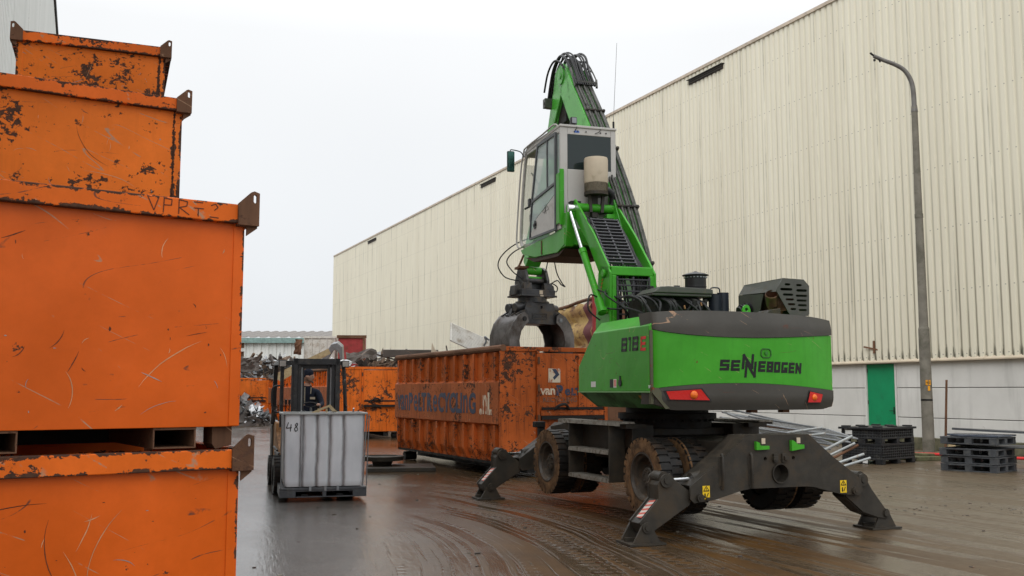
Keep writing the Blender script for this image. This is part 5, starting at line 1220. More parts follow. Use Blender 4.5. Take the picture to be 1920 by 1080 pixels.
# counterweight: three curved bands
def zlo(x): u = (x - XL) / (XR - XL); return 1.735 + .075 * sin(pi * min(1, max(0, u)) ** .8) - .02 * u
def zhi(x): u = (x - XL) / (XR - XL); return 2.445 - .085 * sin(pi * u ** .75) - .03 * u
def band(name, zf0, zf1, mat, out, parent, rows=5, lean=None, th=.05):
    mb = MB(); N = 40; R_ = []
    for i in range(rows + 1):
        t_ = i / rows; row = []
        for j in range(N + 1):
            x = XL + (XR - XL) * j / N; z = zf0(x) + (zf1(x) - zf0(x)) * t_; ly = lean(x, z) if lean else 0
            row.append((x, arc(x) - out + ly, z))
        # return to the side at both ends
        row = [(XL - .045, row[0][1] + .30, row[0][2])] + [(XL - .02, row[0][1] + .03, row[0][2])] + row + [(XR + .0, row[-1][1] + .03, row[-1][2]), (XR - .0, row[-1][1] + .30, row[-1][2])]
        R_.append(row)
    mb.grid(R_)
    mb.add([p for p in R_[-1]] , [tuple(range(len(R_[-1])))]); mb.add([p for p in R_[0]], [tuple(range(len(R_[0])))])
    return mb.build(name, mat, parent, smooth=35)
cw = band('counterweight', zlo, zhi, M['green'], 0, mh)
zl2 = lambda x: 1.50 + .0 * x
def lean_lo(x, z): return max(0, 1.60 - z) * .45
def zbot(x): return 1.475 + .07 * max(0, (abs(x - .13) - 1.05) / .2) * (1 if x < 0 else .5)
band('lower_trim', zbot, lambda x: zlo(x) - .004, M['trim'], .016, cw, 5, lean_lo)
def lean_hi(x, z): return max(0, z - 2.50) * .30
band('upper_trim', lambda x: zhi(x) + .004, lambda x: 2.665 - .03 * ((x - .13) / 1.25) ** 4 - .022 * (x - .13), M['trim'], .012, cw, 5, lean_hi)
mb = MB(); mb.box((XL - .052, arc(XL) - .006, 1.55), (XL - .018, arc(XL) + .05, 2.44)); mb.prism([(XL - .05, 1.75), (XL + .03, 1.74), (XL + .22, 1.50), (XL + .12, 1.49), (XL - .05, 1.68)], arc(XL) - .05, arc(XL) - .012, 'y')
mb.build('corner_guard', M['green_edge'], cw)
mb = MB()
for x in (.1, .55): mb.box((x, -2.1, 1.44), (x + .09, -1.98, 1.474))
mb.build('underside_lug', M['rust'], cw)
# tail lamps
for P_, c_, r_ in (([(-1.01, 1.70), (-.62, 1.725), (-.52, 1.595), (-.97, 1.605)], (-.70, 1.658), .042), ([(.895, 1.698), (1.13, 1.662), (1.085, 1.565), (.85, 1.565)], (.965, 1.625), .034)):
    mb = MB(); cx = sum(p[0] for p in P_) / 4; cz = sum(p[1] for p in P_) / 4
    big_ = [(cx + (a - cx) * 1.12, cz + (b - cz) * 1.2) for a, b in P_]
    def lay(mb, P_, off, n=8):
        top = [(P_[0][0] + (P_[1][0] - P_[0][0]) * i / n, P_[0][1] + (P_[1][1] - P_[0][1]) * i / n) for i in range(n + 1)]
        bot = [(P_[3][0] + (P_[2][0] - P_[3][0]) * i / n, P_[3][1] + (P_[2][1] - P_[3][1]) * i / n) for i in range(n + 1)]
        mb.grid([[(x, arc(x) - .016 - off, z) for x, z in top], [(x, arc(x) - .016 - off, z) for x, z in bot]])
        mb.grid([[(x, arc(x) - .016 - off, z) for x, z in top], [(x, arc(x) - .010, z) for x, z in top]]); mb.grid([[(x, arc(x) - .016 - off, z) for x, z in bot], [(x, arc(x) - .010, z) for x, z in bot]])
    lay(mb, big_, .006); tl = mb.build('tail_lamp', M['black'], cw)
    mb = MB(); lay(mb, P_, .020); mb.build('lens', M['redlamp'], tl)
    mb = MB(); mb.lathe([(arc(c_[0]) - .036, r_ + .008), (arc(c_[0]) - .05, r_), (arc(c_[0]) - .062, r_ * .6), (arc(c_[0]) - .065, 0)], (c_[0], 0, c_[1]), 'y', 24); mb.build('bulb_cover', M['orangelamp'], tl, smooth=True)
# lettering on the counterweight
mb = MB()
def FW(x, z, d): return (x, arc(x) - .0035 - d, z)
def cx_(c): return -.375 + (c - 1035) * .00219
def bl_(c): return 1.968 - .034 * (c - 1035) / 525
for ch_, c0, c1 in (('S', 1035, 1088), ('E', 1098, 1150), ('E', 1262, 1308), ('B', 1316, 1358), ('O', 1364, 1406), ('G', 1414, 1458), ('E', 1466, 1508), ('N', 1516, 1560)):
    stroke(mb, ch_, cx_(c0) + .012, bl_(c0), (c1 - c0) * .00219 - .032, .098, .034, FW)
stroke(mb, 'N', cx_(1168), 1.985, .12, .150, .034, FW); stroke(mb, 'N', cx_(1182), 1.885, .12, .160, .032, lambda x, z, d: FW(x, z, d + .0012))
mb.build('maker_lettering', M['blk_ink'], cw)
mb = MB(); mb.v = []; cxx, czz = .235, 2.165
holed('camera_frame', slot(cxx - .075, czz - .058, cxx + .075, czz + .058, .25), [slot(cxx - .064, czz - .047, cxx + .064, czz + .047, .22)], .012, lambda x, y, z: (x, arc(x) - .006 + z, y), M['green_dark'], cw)
mb = MB(); mb.cyl((cxx, arc(cxx) - .02, czz), (cxx, arc(cxx) - .003, czz), .022, n=16); mb.build('camera_lens', M['green_dark'], cw)
# model number on the left flank
def FL(a, z, d): return (-1.1785 - d, -a, z)
mb = MB()
for ch_, a0, w_ in (('8', 1.12, .135), ('1', 1.32, .085), ('8', 1.46, .135)): stroke(mb, ch_, a0, 2.225, w_, .14, .038, FL, .1)
mb.build('model_number', M['blk_ink'], ub)
mb = MB(); stroke(mb, 'E', 1.70, 2.215, .12, .14, .036, FL, .1); mb.build('model_letter', M['red_ink'], ub)
for nm, mt, a, z, w_, h_ in (('round_badge', 'white_ink', .06, 1.76, .16, .075), ('square_label', 'blk_ink', .72, 1.75, .10, .11), ('service_label', 'white_ink', .84, 1.75, .09, .11), ('yellow_notice', 'yellow', 1.62, 1.60, .24, .07)):
    if nm == 'yellow_notice':
        mb = MB(); mb.add([(-1.165 + .1875 * (1.69 - z_) / .198 - .006, -a_, z_) for a_, z_ in ((1.50, 1.57), (1.80, 1.57), (1.80, 1.65), (1.50, 1.65))], [(0, 1, 2, 3)]); mb.build(nm, simple('grimy_yellow_notice', (.42, .26, .03), .6), ub); continue
    mb = MB(); mb.box((-1.179, -(a + w_), z), (-1.1755, -a, z + h_)); mb.build(nm, M[mt], ub)
mb = MB(); mb.prism([(-1.14, 1.755), (-1.04, 1.745), (-1.03, 1.80), (-1.06, 1.87), (-1.12, 1.87)][0:0] or [(-.0, 0), (.01, 0), (.01, .01)], 0, .001, 'x') if 0 else None
mb = MB(); mb.cyl((-1.176, -1.06, 1.81), (-1.19, -1.06, 1.81), .045, n=16); mb.box((-1.188, -1.075, 1.85), (-1.176, -1.045, 1.90)); mb.build('filler_latch', M['black'], ub)
mb = MB()
for k in range(3): mb.bar((-1.18, -.87 - k * .025, 1.765), (-1.18, -.87 - k * .025, 1.85), .008, .002)
mb.build('label_print', M['red_ink'], ub)
text('corner_sticker', 'IV', .06, lambda x, y, z: (-1.178 - z, -1.90 - x, 1.735 + y), M['white_ink'], ub)

# ---- deck: hood, filters, exhaust guard, hoses
mb = MB(); mb.prism([(-.34, 3.08), (-.22, 3.165), (-.1, 3.175), (.56, 3.155), (.60, 3.14), (.60, 3.08)], -.32, .30, 'y'); mb.box((-.33, -.30, 3.04), (.59, .28, 3.0795)); mb.build('hood', M['hood'], mh, bevel=.012)
mb = MB(); mb.cyl((-.18, .1, 3.175), (-.18, .1, 3.21), .05, n=12); mb.cyl((.14, -.1, 3.17), (.14, -.1, 3.20), .045, n=12); mb.bar((.10, -.1, 3.2), (.18, -.1, 3.2), .03, .02)
mb.build('hood_knob', M['black'], mh)
mb = MB(); mb.lathe([(3.15, 0), (3.15, .152), (3.355, .152), (3.36, .148)], (.44, -.1, 0), 'z', 32); mb.lathe([(3.355, .148), (3.362, .19), (3.37, .19), (3.395, .13), (3.41, .05), (3.425, .02), (3.425, 0)], (.44, -.1, 0), 'z', 32)
mb.lathe([(3.19, .154), (3.20, .157), (3.21, .154)], (.44, -.1, 0), 'z', 32)
pc = mb.build('air_precleaner', M['black'], mh, smooth=35)
mb = MB()
for k in range(20):
    a = 2 * pi * k / 20; mb.box((.44 + .153 * cos(a) - .012, -.1 + .153 * sin(a) - .012, 3.325), (.44 + .153 * cos(a) + .012, -.1 + .153 * sin(a) + .012, 3.34))
mb.build('precleaner_slot', M['galv'], pc)
mb = MB(); mb.cyl((.70, -.2, 2.64), (.70, -.2, 3.08), .10, n=24); mb.cyl((.85, -.15, 2.64), (.85, -.15, 3.12), .085, n=24); mb.box((.60, -.12, 3.0), (.95, .0, 3.11)); mb.tube([(.62, -.2, 3.08), (.62, -.2, 3.16), (.66, -.2, 3.185), (.74, -.2, 3.185), (.77, -.2, 3.16), (.77, -.2, 3.08)], .010, 8, 2)
mb.build('filter_canister', simple('deep_blue_black_paint', (.018, .021, .03), .28), mh, smooth=35)
mb = MB(); mb.cyl((1.02, -.5, 2.86), (1.22, -.42, 2.9), .085, n=20); mb.cyl((.9, -.5, 2.82), (1.02, -.5, 2.86), .07, n=16)
for k in range(4): mb.cyl((.93 + k * .045, -.5, 2.83 + k * .01), (.945 + k * .045, -.5, 2.833 + k * .01), .09, n=20)
mb.build('intake_pipe', M['hose'], mh, smooth=30)
holed('lifting_eye', [(.72, 2.62), (.84, 2.62), (.84, 2.82), (.815, 2.87), (.78, 2.885), (.745, 2.87), (.72, 2.82)], [circle(.78, 2.82, .026, 16)], .03, lambda x, y, z: (x, -.9 + z, y), M['green'], mh)
# exhaust guard: slotted octagonal rear plate with a sheet hood behind
gp = [(1.07, 3.06), (1.17, 3.235), (1.50, 3.225), (1.585, 3.14), (1.575, 2.75), (1.52, 2.725), (1.27, 2.735)]
hs = [slot(1.20, 3.135, 1.29, 3.165), slot(1.38, 3.13, 1.47, 3.16), slot(1.13, 3.065, 1.32, 3.10), slot(1.38, 3.055, 1.55, 3.09), slot(1.17, 2.995, 1.33, 3.025), slot(1.37, 2.985, 1.55, 3.015),
      slot(1.21, 2.93, 1.34, 2.96), slot(1.38, 2.92, 1.54, 2.95), slot(1.24, 2.865, 1.36, 2.895), slot(1.40, 2.855, 1.54, 2.885), slot(1.28, 2.80, 1.37, 2.83), slot(1.41, 2.79, 1.54, 2.82)]
eg = holed('exhaust_guard', gp, hs, .012, lambda x, y, z: (x, -1.2 + z, y), M['hood'], mh)
mb = MB()
def sheetq(a, b, c, d, t=(0, 0, .008)):
    t = Vector(t); q = [Vector(p) for p in (a, b, c, d)]; mb.add(q + [p + t for p in q], [(0, 1, 2, 3), (7, 6, 5, 4), (0, 4, 5, 1), (1, 5, 6, 2), (2, 6, 7, 3), (3, 7, 4, 0)])
sheetq((1.17, -1.19, 3.225), (1.50, -1.19, 3.215), (1.50, -.2, 3.22), (1.17, -.2, 3.23)); sheetq((1.08, -1.19, 3.05), (1.17, -1.19, 3.224), (1.17, -.2, 3.229), (1.08, -.2, 3.09), (.008, 0, 0))
sheetq((1.50, -1.19, 3.215), (1.575, -1.19, 3.13), (1.575, -.2, 3.13), (1.50, -.2, 3.22), (.0, 0, .008)); sheetq((1.57, -1.19, 3.13), (1.565, -1.19, 2.73), (1.565, -.2, 2.73), (1.57, -.2, 3.13), (.008, 0, 0))
sheetq((1.085, -.85, 3.05), (1.085, -.2, 3.088), (1.085, -.2, 2.70), (1.085, -.7, 2.70), (.008, 0, 0)); sheetq((1.08, -.2, 2.7), (1.57, -.2, 2.7), (1.57, -.2, 3.2), (1.08, -.2, 3.08), (0, .008, 0))
mb.build('guard_sheet', M['hood'], eg)
mb = MB(); mb.cyl((1.50, -.85, 2.93), (1.16, -.95, 2.89), .10, n=24); mb.lathe([(0, .085), (.17, .088), (.18, .08), (.0, .07)], (0, 0, 0), 'z', 24)
k0 = len(mb.v) - 4 * 24; m = Matrix.Translation((1.13, -1.0, 2.90)) @ Matrix.Rotation(R(40), 4, 'X') @ Matrix.Rotation(R(-24), 4, 'Y')
mb.v = mb.v[:k0] + [tuple(m @ Vector(p)) for p in mb.v[k0:]]
mb.cyl(m @ Vector((0, 0, .06)), m @ Vector((0, 0, .061)), .07, n=20)
mb.build('exhaust_pipe', M['exhaust'], mh, smooth=35)
mb = MB(); mb.cyl((1.25, -.55, 2.92), (1.5, -.55, 2.92), .17, n=24); mb.build('silencer', M['exhaust'], mh, smooth=35)
mb = MB(); mb.prism([(.86, 2.70), (.93, 2.79), (1.10, 2.82), (1.10, 2.68), (.9, 2.66)], -1.25, -.95, 'y'); mb.bar((1.13, -1.1, 2.66), (1.14, -1.1, 2.8), .05, .05); mb.build('sensor_box', M['under'], mh, bevel=.01)
rh = random.Random(11); mb = MB()
for k in range(16):
    x = -.5 + k * .068; mb.tube([(x, -.28 + rh.uniform(-.1, .1), 2.6), (x + rh.uniform(-.1, .1), -.36 + rh.uniform(-.06, .06), 2.78), (x + rh.uniform(-.15, .1), -.33, 2.95), (x - .1, -.1, 3.04), (x - .15, .1, 3.03)], rh.choice((.018, .022, .014)), 8, 4)
mb.tube([(-.36, .3, 3.1), (-.52, 0, 3.05), (-.44, -.3, 2.9), (-.36, -.4, 2.64)], .02, 8); mb.tube([(-.46, .4, 3.0), (-.6, .1, 2.9), (-.5, -.3, 2.78), (-.5, -.4, 2.62)], .018, 8)
mb.build('engine_hoses', M['hose'], mh, smooth=True)
mb = MB(); mb.box((-.45, -.15, 2.636), (.55, .25, 3.0)); mb.cyl((.3, -.3, 2.64), (.3, -.3, 2.98), .05, n=12); mb.cyl((.47, -.32, 2.64), (.47, -.32, 3.0), .03, n=10); mb.box((.0, -.35, 2.64), (.2, -.2, 2.74)); mb.build('valve_block', M['under_dark'], mh)
mb = MB()
for x, z in ((.12, 2.85), (.22, 2.78), (.38, 2.9)): mb.cyl((x, -.38, z), (x, -.36, z + .05), .012, n=8)
mb.build('brass_fitting', M['ochre'], mh)

# ---- cab lifting arm with grilles
mb = MB()
mb.prism([(.30, 1.72), (.62, 2.60), (.60, 3.46), (.70, 3.56), (.95, 3.60), (1.05, 3.5), (1.15, 2.9), (1.25, 1.72)], -.60, -.56, 'x')
mb.prism([(.30, 1.72), (.62, 2.60), (.60, 3.46), (.70, 3.56), (.95, 3.60), (1.05, 3.5), (1.15, 2.9), (1.25, 1.72)], .12, .16, 'x')
mb.box((-.559, .62, 3.42), (.119, .66, 3.55)); mb.box((-.559, .66, 3.53), (.119, .95, 3.56)); mb.box((-.559, .60, 2.50), (-.49, .64, 3.419)); mb.box((.05, .60, 2.5), (.119, .64, 3.419))
ar = mb.build('cab_riser', M['green'], mh, bevel=.012)
def grille(name, x0, x1, y0, z0, y1, z1, n, parent):
    mb = MB(); P = lambda x, t: (x, y0 + (y1 - y0) * t, z0 + (z1 - z0) * t)
    for k in range(n): t = (k + .5) / n; mb.bar(P(x0, t), P(x1, t), .018, .045, up=(0, (z1 - z0), -(y1 - y0)))
    for x in (x0, (x0 + x1) / 2, x1): mb.bar(P(x, 0), P(x, 1), .026, .02)
    return mb.build(name, simple('dark_bar_grille', (.055, .055, .06), .4), parent)
grille('lower_grille', -.48, .04, .585, 2.62, .60, 3.40, 9, ar)
mb = MB()
for k in range(22): x = -.46 + rh.uniform(0, .48); mb.tube([(x, .68, 2.5), (x + rh.uniform(-.06, .06), .66 + rh.uniform(0, .06), 2.9), (x + rh.uniform(-.05, .05), .75, 3.4), (x, 1.05, 3.8), (x, 1.5, 4.25), (x, 1.9, 4.5)], .016, 6, 3)
mb.tube([(-.5, .5, 3.0), (-.4, .45, 2.85), (-.28, .5, 2.6)], .018); mb.tube([(-.62, .7, 3.2), (-.7, .5, 3.1), (-.45, .42, 2.9), (-.2, .42, 2.62)], .012); mb.tube([(-.64, .8, 2.95), (-.55, .5, 2.9), (-.3, .45, 2.9), (-.22, .45, 2.65)], .012)
mb.build('riser_hoses', M['hose'], ar, smooth=True)
mb = MB()
for x in (-.60, .10): mb.prism([(.62, 3.38), (.92, 3.38), (1.5, 4.05), (2.15, 4.62), (2.18, 4.78), (2.02, 4.82), (1.25, 4.15), (.66, 3.56)], x, x + .035, 'x')
mb.cyl((-.60, 2.08, 4.70), (.12, 2.08, 4.70), .07, n=20); mb.cyl((-.60, .80, 3.46), (.12, .80, 3.46), .06, n=20)
mb.cyl((-.64, .80, 3.46), (-.601, .80, 3.46), .06, n=16)
mb.prism([(.85, 3.55), (1.75, 4.42), (1.85, 4.38), (1.0, 3.5)], -.02, .0, 'x')
la = mb.build('lifting_arm', M['green'], mh, bevel=.008)
grille('upper_grille', -.53, -.08, .78, 3.60, 1.50, 4.42, 14, la)
mb = MB(); mb.prism([(.80, 3.58), (1.52, 4.42), (1.62, 4.40), (1.66, 4.2), (1.0, 3.5)], -.585, -.55, 'x'); mb.build('grille_cheek', M['black'], la, bevel=.02)
# tilt cylinder
mb = MB(); mb.cyl((-.68, .79, 2.99), (-.68, 1.45, 3.86), .055, n=20); mb.cyl((-.68, .70, 2.86), (-.68, .84, 3.06), .07, n=20); mb.cyl((-.73, .72, 2.9), (-.60, .72, 2.9), .055, n=16); mb.cyl((-.68, 1.43, 3.835), (-.68, 1.49, 3.91), .062, n=20)
cy = mb.build('lift_cylinder', M['green'], mh, smooth=35)
mb = MB(); mb.cyl((-.68, 1.49, 3.91), (-.68, 2.0, 4.60), .03, n=16); mb.cyl((-.72, 2.03, 4.66), (-.60, 2.03, 4.66), .075, n=20); mb.build('piston_rod', M['chrome'], cy, smooth=True)
mb = MB()
for k in range(6): mb.add([(-.604, 1.0 - .02 * k, 3.10 + k * .05), (-.604, .95 - .02 * k, 3.12 + k * .05), (-.604, .95 - .02 * k, 3.14 + k * .05), (-.604, 1.0 - .02 * k, 3.12 + k * .05)], [(0, 1, 2, 3)])
mb.build('red_marking', M['red_ink'], ar)
mb = MB(); mb.tube([(-.68, .85, 3.1), (-.86, .75, 3.12), (-.9, .7, 2.9), (-.72, .7, 2.75)], .012); mb.tube([(-.7, 1.0, 3.25), (-.6, .7, 3.15), (-.4, .5, 3.0), (-.25, .45, 2.7)], .012); mb.build('cylinder_hose', M['hose'], cy, smooth=True)

# ---- cab
cb_ = MB()
CX0, CX1, CY0 = -.76, .24, 2.25
cb_.box((CX0, CY0, 4.36), (CX0 + .13, CY0 + .05, 6.08)); cb_.box((CX1 - .09, CY0, 4.36), (CX1, CY0 + .05, 6.08)); cb_.box((CX0 + .131, CY0, 4.36), (CX1 - .091, CY0 + .05, 5.37)); cb_.box((CX0 + .131, CY0, 5.96), (CX1 - .091, CY0 + .05, 6.08))
cb_.prism([(CY0 - .02, 6.0801), (4.05, 6.0301), (4.15, 5.98), (4.10, 6.08), (3.9, 6.14), (CY0 - .02, 6.12)], CX0 - .01, CX1 + .01, 'x')
cb_.box((CX0, CY0 + .051, 4.36), (CX0 + .05, CY0 + .19, 4.9)); cb_.box((CX0, CY0 + .051, 5.99), (CX0 + .04, 4.0, 6.08))
cb_.box((CX1 - .04, CY0 + .051, 4.36), (CX1, 4.1, 4.9)); cb_.box((CX1 - .04, CY0 + .051, 5.9), (CX1, 4.0, 6.03))
for x in (CX0, CX1 - .05):
    cb_.tube([(x + .025, 4.02, 6.03), (x + .025, 4.17, 5.85), (x + .025, 4.33, 5.2), (x + .025, 4.42, 4.6), (x + .025, 4.40, 4.42), (x + .025, 4.30, 4.34)], .032, 8, 3)
cb_.box((CX0 + .05, 4.30, 4.30), (CX1 - .05, 4.36, 4.40))
cab = cb_.build('cab', M['cab_grey'], mh, bevel=.008)
mb = MB(); mb.box((CX0 + .132, CY0 + .005, 5.371), (CX1 - .092, CY0 + .02, 5.959)); mb.build('rear_window', M['darkglass'], cab)
def pane(name, pts, x, mat=None, t=.006):
    mb = MB(); mb.prism(pts, x, x + t, 'x'); return mb.build(name, mat or M['glass'], cab)
pane('side_window', [(CY0 + .052, 4.9), (CY0 + .19, 4.9), (CY0 + .19, 5.985), (CY0 + .052, 5.985)], CX0 + .01)
pane('right_window', [(CY0 + .1, 4.91), (4.2, 4.91), (4.05, 5.9), (CY0 + .1, 5.9)], CX1 - .02)
mb = MB(); mb.grid([[(CX0 + .05, 4.17, 5.85), (CX1 - .05, 4.17, 5.85)], [(CX0 + .05, 4.33, 5.2), (CX1 - .05, 4.33, 5.2)], [(CX0 + .05, 4.42, 4.6), (CX1 - .05, 4.42, 4.6)], [(CX0 + .05, 4.36, 4.40), (CX1 - .05, 4.36, 4.40)]]); mb.build('windscreen', M['glass'], cab)
# door
dx = CX0 - .02
mb = MB(); mb.prism([(2.47, 4.97), (2.47, 4.40), (3.70, 4.42), (3.72, 4.50), (3.42, 4.72)], dx, dx + .02, 'x'); dor = mb.build('door', M['cab_grey'], cab, bevel=.004)
mb = MB()
def fb(p, q, w_=.05): mb.bar((dx - .0 + .005, p[0], p[1]), (dx + .005, q[0], q[1]), .035, w_)
fb((2.44, 4.36), (2.44, 6.02), .06); fb((2.44, 6.0), (3.34, 6.01)); fb((3.34, 6.01), (3.66, 5.08)); fb((3.66, 5.08), (3.78, 4.42), .035); fb((2.47, 5.16), (3.66, 5.06), .045); fb((2.84, 5.15), (2.84, 5.98), .03); fb((2.44, 4.38), (3.78, 4.41), .04)
mb.build('door_frame', M['frame_dk'], dor)
mb = MB(); mb.prism([(2.47, 5.17), (3.62, 5.08), (3.32, 5.98), (2.47, 5.98)], dx + .006, dx + .012, 'x'); mb.prism([(2.47, 5.13), (3.62, 5.04), (3.74, 4.5), (3.42, 4.74), (2.47, 4.99)], dx + .006, dx + .012, 'x'); mb.build('door_glass', M['glass'], dor)
mb = MB(); mb.cyl((dx - .012, 3.48, 4.62), (dx - .001, 3.48, 4.62), .075, n=20); mb.box((dx - .02, 3.74, 5.02), (dx + .02, 3.84, 5.14)); mb.box((dx - .03, 3.44, 4.60), (dx - .0125, 3.53, 4.64)); mb.build('door_lock', M['black'], dor)
mb = MB()
for p, q in (((3.10, 4.80), (2.98, 4.86)), ((2.98, 4.86), (2.94, 4.80)), ((2.94, 4.8), (2.86, 4.88)), ((3.05, 4.78), (2.86, 4.79)), ((2.83, 4.86), (2.78, 4.80)), ((2.78, 4.80), (2.86, 4.79)), ((2.97, 4.90), (2.9, 4.74)), ((2.9, 4.91), (2.99, 4.75))): mb.bar((dx - .002, p[0], p[1] - .02), (dx - .002, q[0], q[1] - .02), .003, .009)
mb.build('cab_emblem', M['blk_ink'], dor)
mb = MB(); mb.tube([(CX0 + .02, CY0 + .15, 6.1), (CX0 - .03, CY0 + .2, 6.16), (CX0 - .03, 3.0, 6.14), (CX0 - .03, 3.95, 6.12), (CX0 - .03, 4.1, 6.05), (CX0 - .03, 4.28, 5.7), (CX0 - .03, 4.5, 4.7), (CX0 - .03, 4.5, 4.4), (CX0 - .0, 4.4, 4.33)], .016, 8, 3); mb.build('guard_rail', M['cab_grey'], cab, smooth=True)
mb = MB(); mb.box((CX0 - .02, CY0 - .03, 4.45), (CX0 + .055, CY0 - .001, 5.36)); mb.box((CX0 - .025, CY0 + .0, 4.45), (CX0 - .001, CY0 + .15, 5.30)); mb.box((CX0 - .028, CY0 - .045, 4.42), (CX0 + .045, CY0 - .031, 4.99)); mb.build('green_corner', M['green'], cab, bevel=.008)
mb = MB(); mb.prism([(2.27, 4.355), (4.42, 4.295), (4.30, 4.20), (3.6, 4.06), (2.45, 3.99), (2.1, 4.08), (2.1, 4.355)], CX0 + .01, CX1 - .03, 'x'); fl = mb.build('floor_pan', M['green'], cab, bevel=.01)
mb = MB(); mb.prism([(4.2, 4.13), (3.6, 4.055), (2.45, 3.985), (2.15, 4.02), (2.45, 3.93), (3.7, 3.99)], CX0 + .03, CX1 - .05, 'x'); mb.build('belly_plate', M['belly'], fl)
mb = MB(); mb.prism([(1.98, 4.60), (2.24, 4.60), (2.24, 4.03), (2.08, 4.05), (2.02, 4.3)], CX0 + .02, CX0 + .16, 'x'); mb.build('cab_bracket', M['green'], cab, bevel=.01)
mb = MB(); mb.prism([(1.98, 4.6), (2.24, 4.55), (2.24, 4.03), (2.08, 4.05), (1.95, 4.4)], -.05, .10, 'x'); mb.build('cab_bracket', M['green'], cab, bevel=.01)
mb = MB(); mb.tube([(CX0 + .05, 4.35, 4.2), (CX0 + .0, 4.4, 4.05), (CX0 - .05, 4.35, 3.98)], .02); mb.box((CX0 - .08, 4.2, 3.94), (CX0 + .1, 4.5, 3.98)); mb.box((CX0 + .0, 3.2, 4.06), (CX0 + .008, 3.24, 4.3)); mb.build('step_plate', M['rust'], cab)
mb = MB(); mb.box((-.5, 2.7, 4.37), (-.0, 3.25, 4.75)); mb.box((-.5, 2.6, 4.751), (-.0, 2.75, 5.55)); mb.box((-.62, 3.3, 4.6), (-.55, 3.6, 4.85)); mb.box((-.72, 3.85, 4.75), (-.55, 4.0, 4.9)); mb.bar((-.7, 3.7, 5.05), (-.7, 4.3, 5.05), .04, .04); mb.build('seat', M['black'], cab, bevel=.03)
mb = MB(); mb.tube([(-.3, 4.38, 5.1), (-.42, 4.3, 5.5), (-.6, 4.22, 5.72)], .012); mb.tube([(-.2, 4.38, 5.0), (-.52, 4.32, 5.4)], .010); mb.build('wiper', M['black'], cab)
mb = MB(); mb.box((-1.22, 3.72, 5.60), (-1.08, 3.77, 5.98)); mi = mb.build('mirror', simple('dark_green_mirror_shell', (.02, .05, .04), .25), cab, bevel=.02)
mb = MB(); mb.box((-1.205, 3.7175, 5.62), (-1.095, 3.7195, 5.96)); mb.build('mirror_glass', simple('mirror_surface', (.05, .12, .10), .05, .8), mi)
mb = MB(); mb.tube([(-1.15, 3.77, 5.98), (-1.12, 3.8, 6.02), (-.9, 3.95, 6.03), (-.79, 4.1, 5.98)], .010); mb.build('mirror_arm', M['black'], mi)
mb = MB(); mb.box((-.54, CY0 + .06, 6.16), (-.43, CY0 + .14, 6.28)); mb.bar((-.485, CY0 + .1, 6.12), (-.485, CY0 + .1, 6.16), .03); wl_ = mb.build('roof_lamp', M['black'], cab, bevel=.012)
mb = MB(); mb.box((-.525, CY0 + .054, 6.175), (-.445, CY0 + .0595, 6.265)); mb.build('lens', M['galv'], wl_)
mb = MB(); mb.cyl((CX1 - .03, CY0 + .02, 6.1), (CX1 - .03, CY0 + .02, 6.24), .018, n=10); mb.cyl((CX1 - .03, CY0 + .02, 6.24), (CX1 + .04, CY0 - .0, 7.62), .004, .003, n=5); mb.build('aerial', M['black'], cab)
mb = MB()
for x in (-.45, -.3, -.04, .06): mb.cyl((x, CY0 - .012, 6.02), (x, CY0 - .0005, 6.02), .012, n=10)
mb.tube([(-.47, CY0 + .02, 6.16), (-.47, CY0 - .02, 6.08), (-.52, CY0 - .015, 6.0)], .006); mb.tube([(-.04, CY0 - .01, 6.1), (-.06, CY0 - .02, 6.04), (-.14, CY0 - .015, 6.0)], .006); mb.build('cable_clip', M['black'], cab)
mb = MB(); mb.box((-.51, CY0 - .004, 5.995), (-.42, CY0 - .0005, 6.03)); mb.build('blue_sticker', simple('blue_sticker', (.08, .16, .5), .5), cab)
# cab air filter
fx, fy = -.22, 2.02
mb = MB(); mb.lathe([(5.10, 0), (5.10, .19), (5.13, .196), (5.49, .198), (5.52, .19), (5.53, .0)], (fx, fy, 0), 'z', 32); af = mb.build('filter_bowl', M['cream'], mh, smooth=35)
mb = MB()
for k in range(8): mb.lathe([(4.96 + k * .018, .185), (4.965 + k * .018, .195), (4.972 + k * .018, .185)], (fx, fy, 0), 'z', 28)
mb.cyl((fx, fy, 4.95), (fx, fy, 5.099), .18, n=24); mb.build('filter_mesh', simple('dusty_filter_mesh', (.30, .26, .20), .6, .3, .3, None, 0, 40), af)
mb = MB(); mb.cyl((fx, fy, 4.90), (fx, fy, 4.949), .20, n=24)
for a in (-.12, .12): mb.bar((fx + a, fy, 4.9), (fx + a * .8, fy, 4.62), .05, .05)
mb.bar((fx, fy + .1, 4.9), (fx, fy + .1, 4.55), .1, .1)
mb.build('filter_stand', M['under'], af)
mb = MB(); mb.tube([(fx - .35, fy + .1, 4.70), (fx - .1, fy + .1, 4.70), (fx + .15, fy + .1, 4.68), (fx + .30, fy + .08, 4.74), (fx + .33, fy + .06, 4.90), (fx + .22, fy + .04, 5.0), (fx + .1, fy, 4.98)], .065, 12); mb.box((fx - .42, fy + .04, 4.66), (fx - .25, fy + .18, 4.80)); mb.build('air_hose', M['hose'], af, smooth=40)

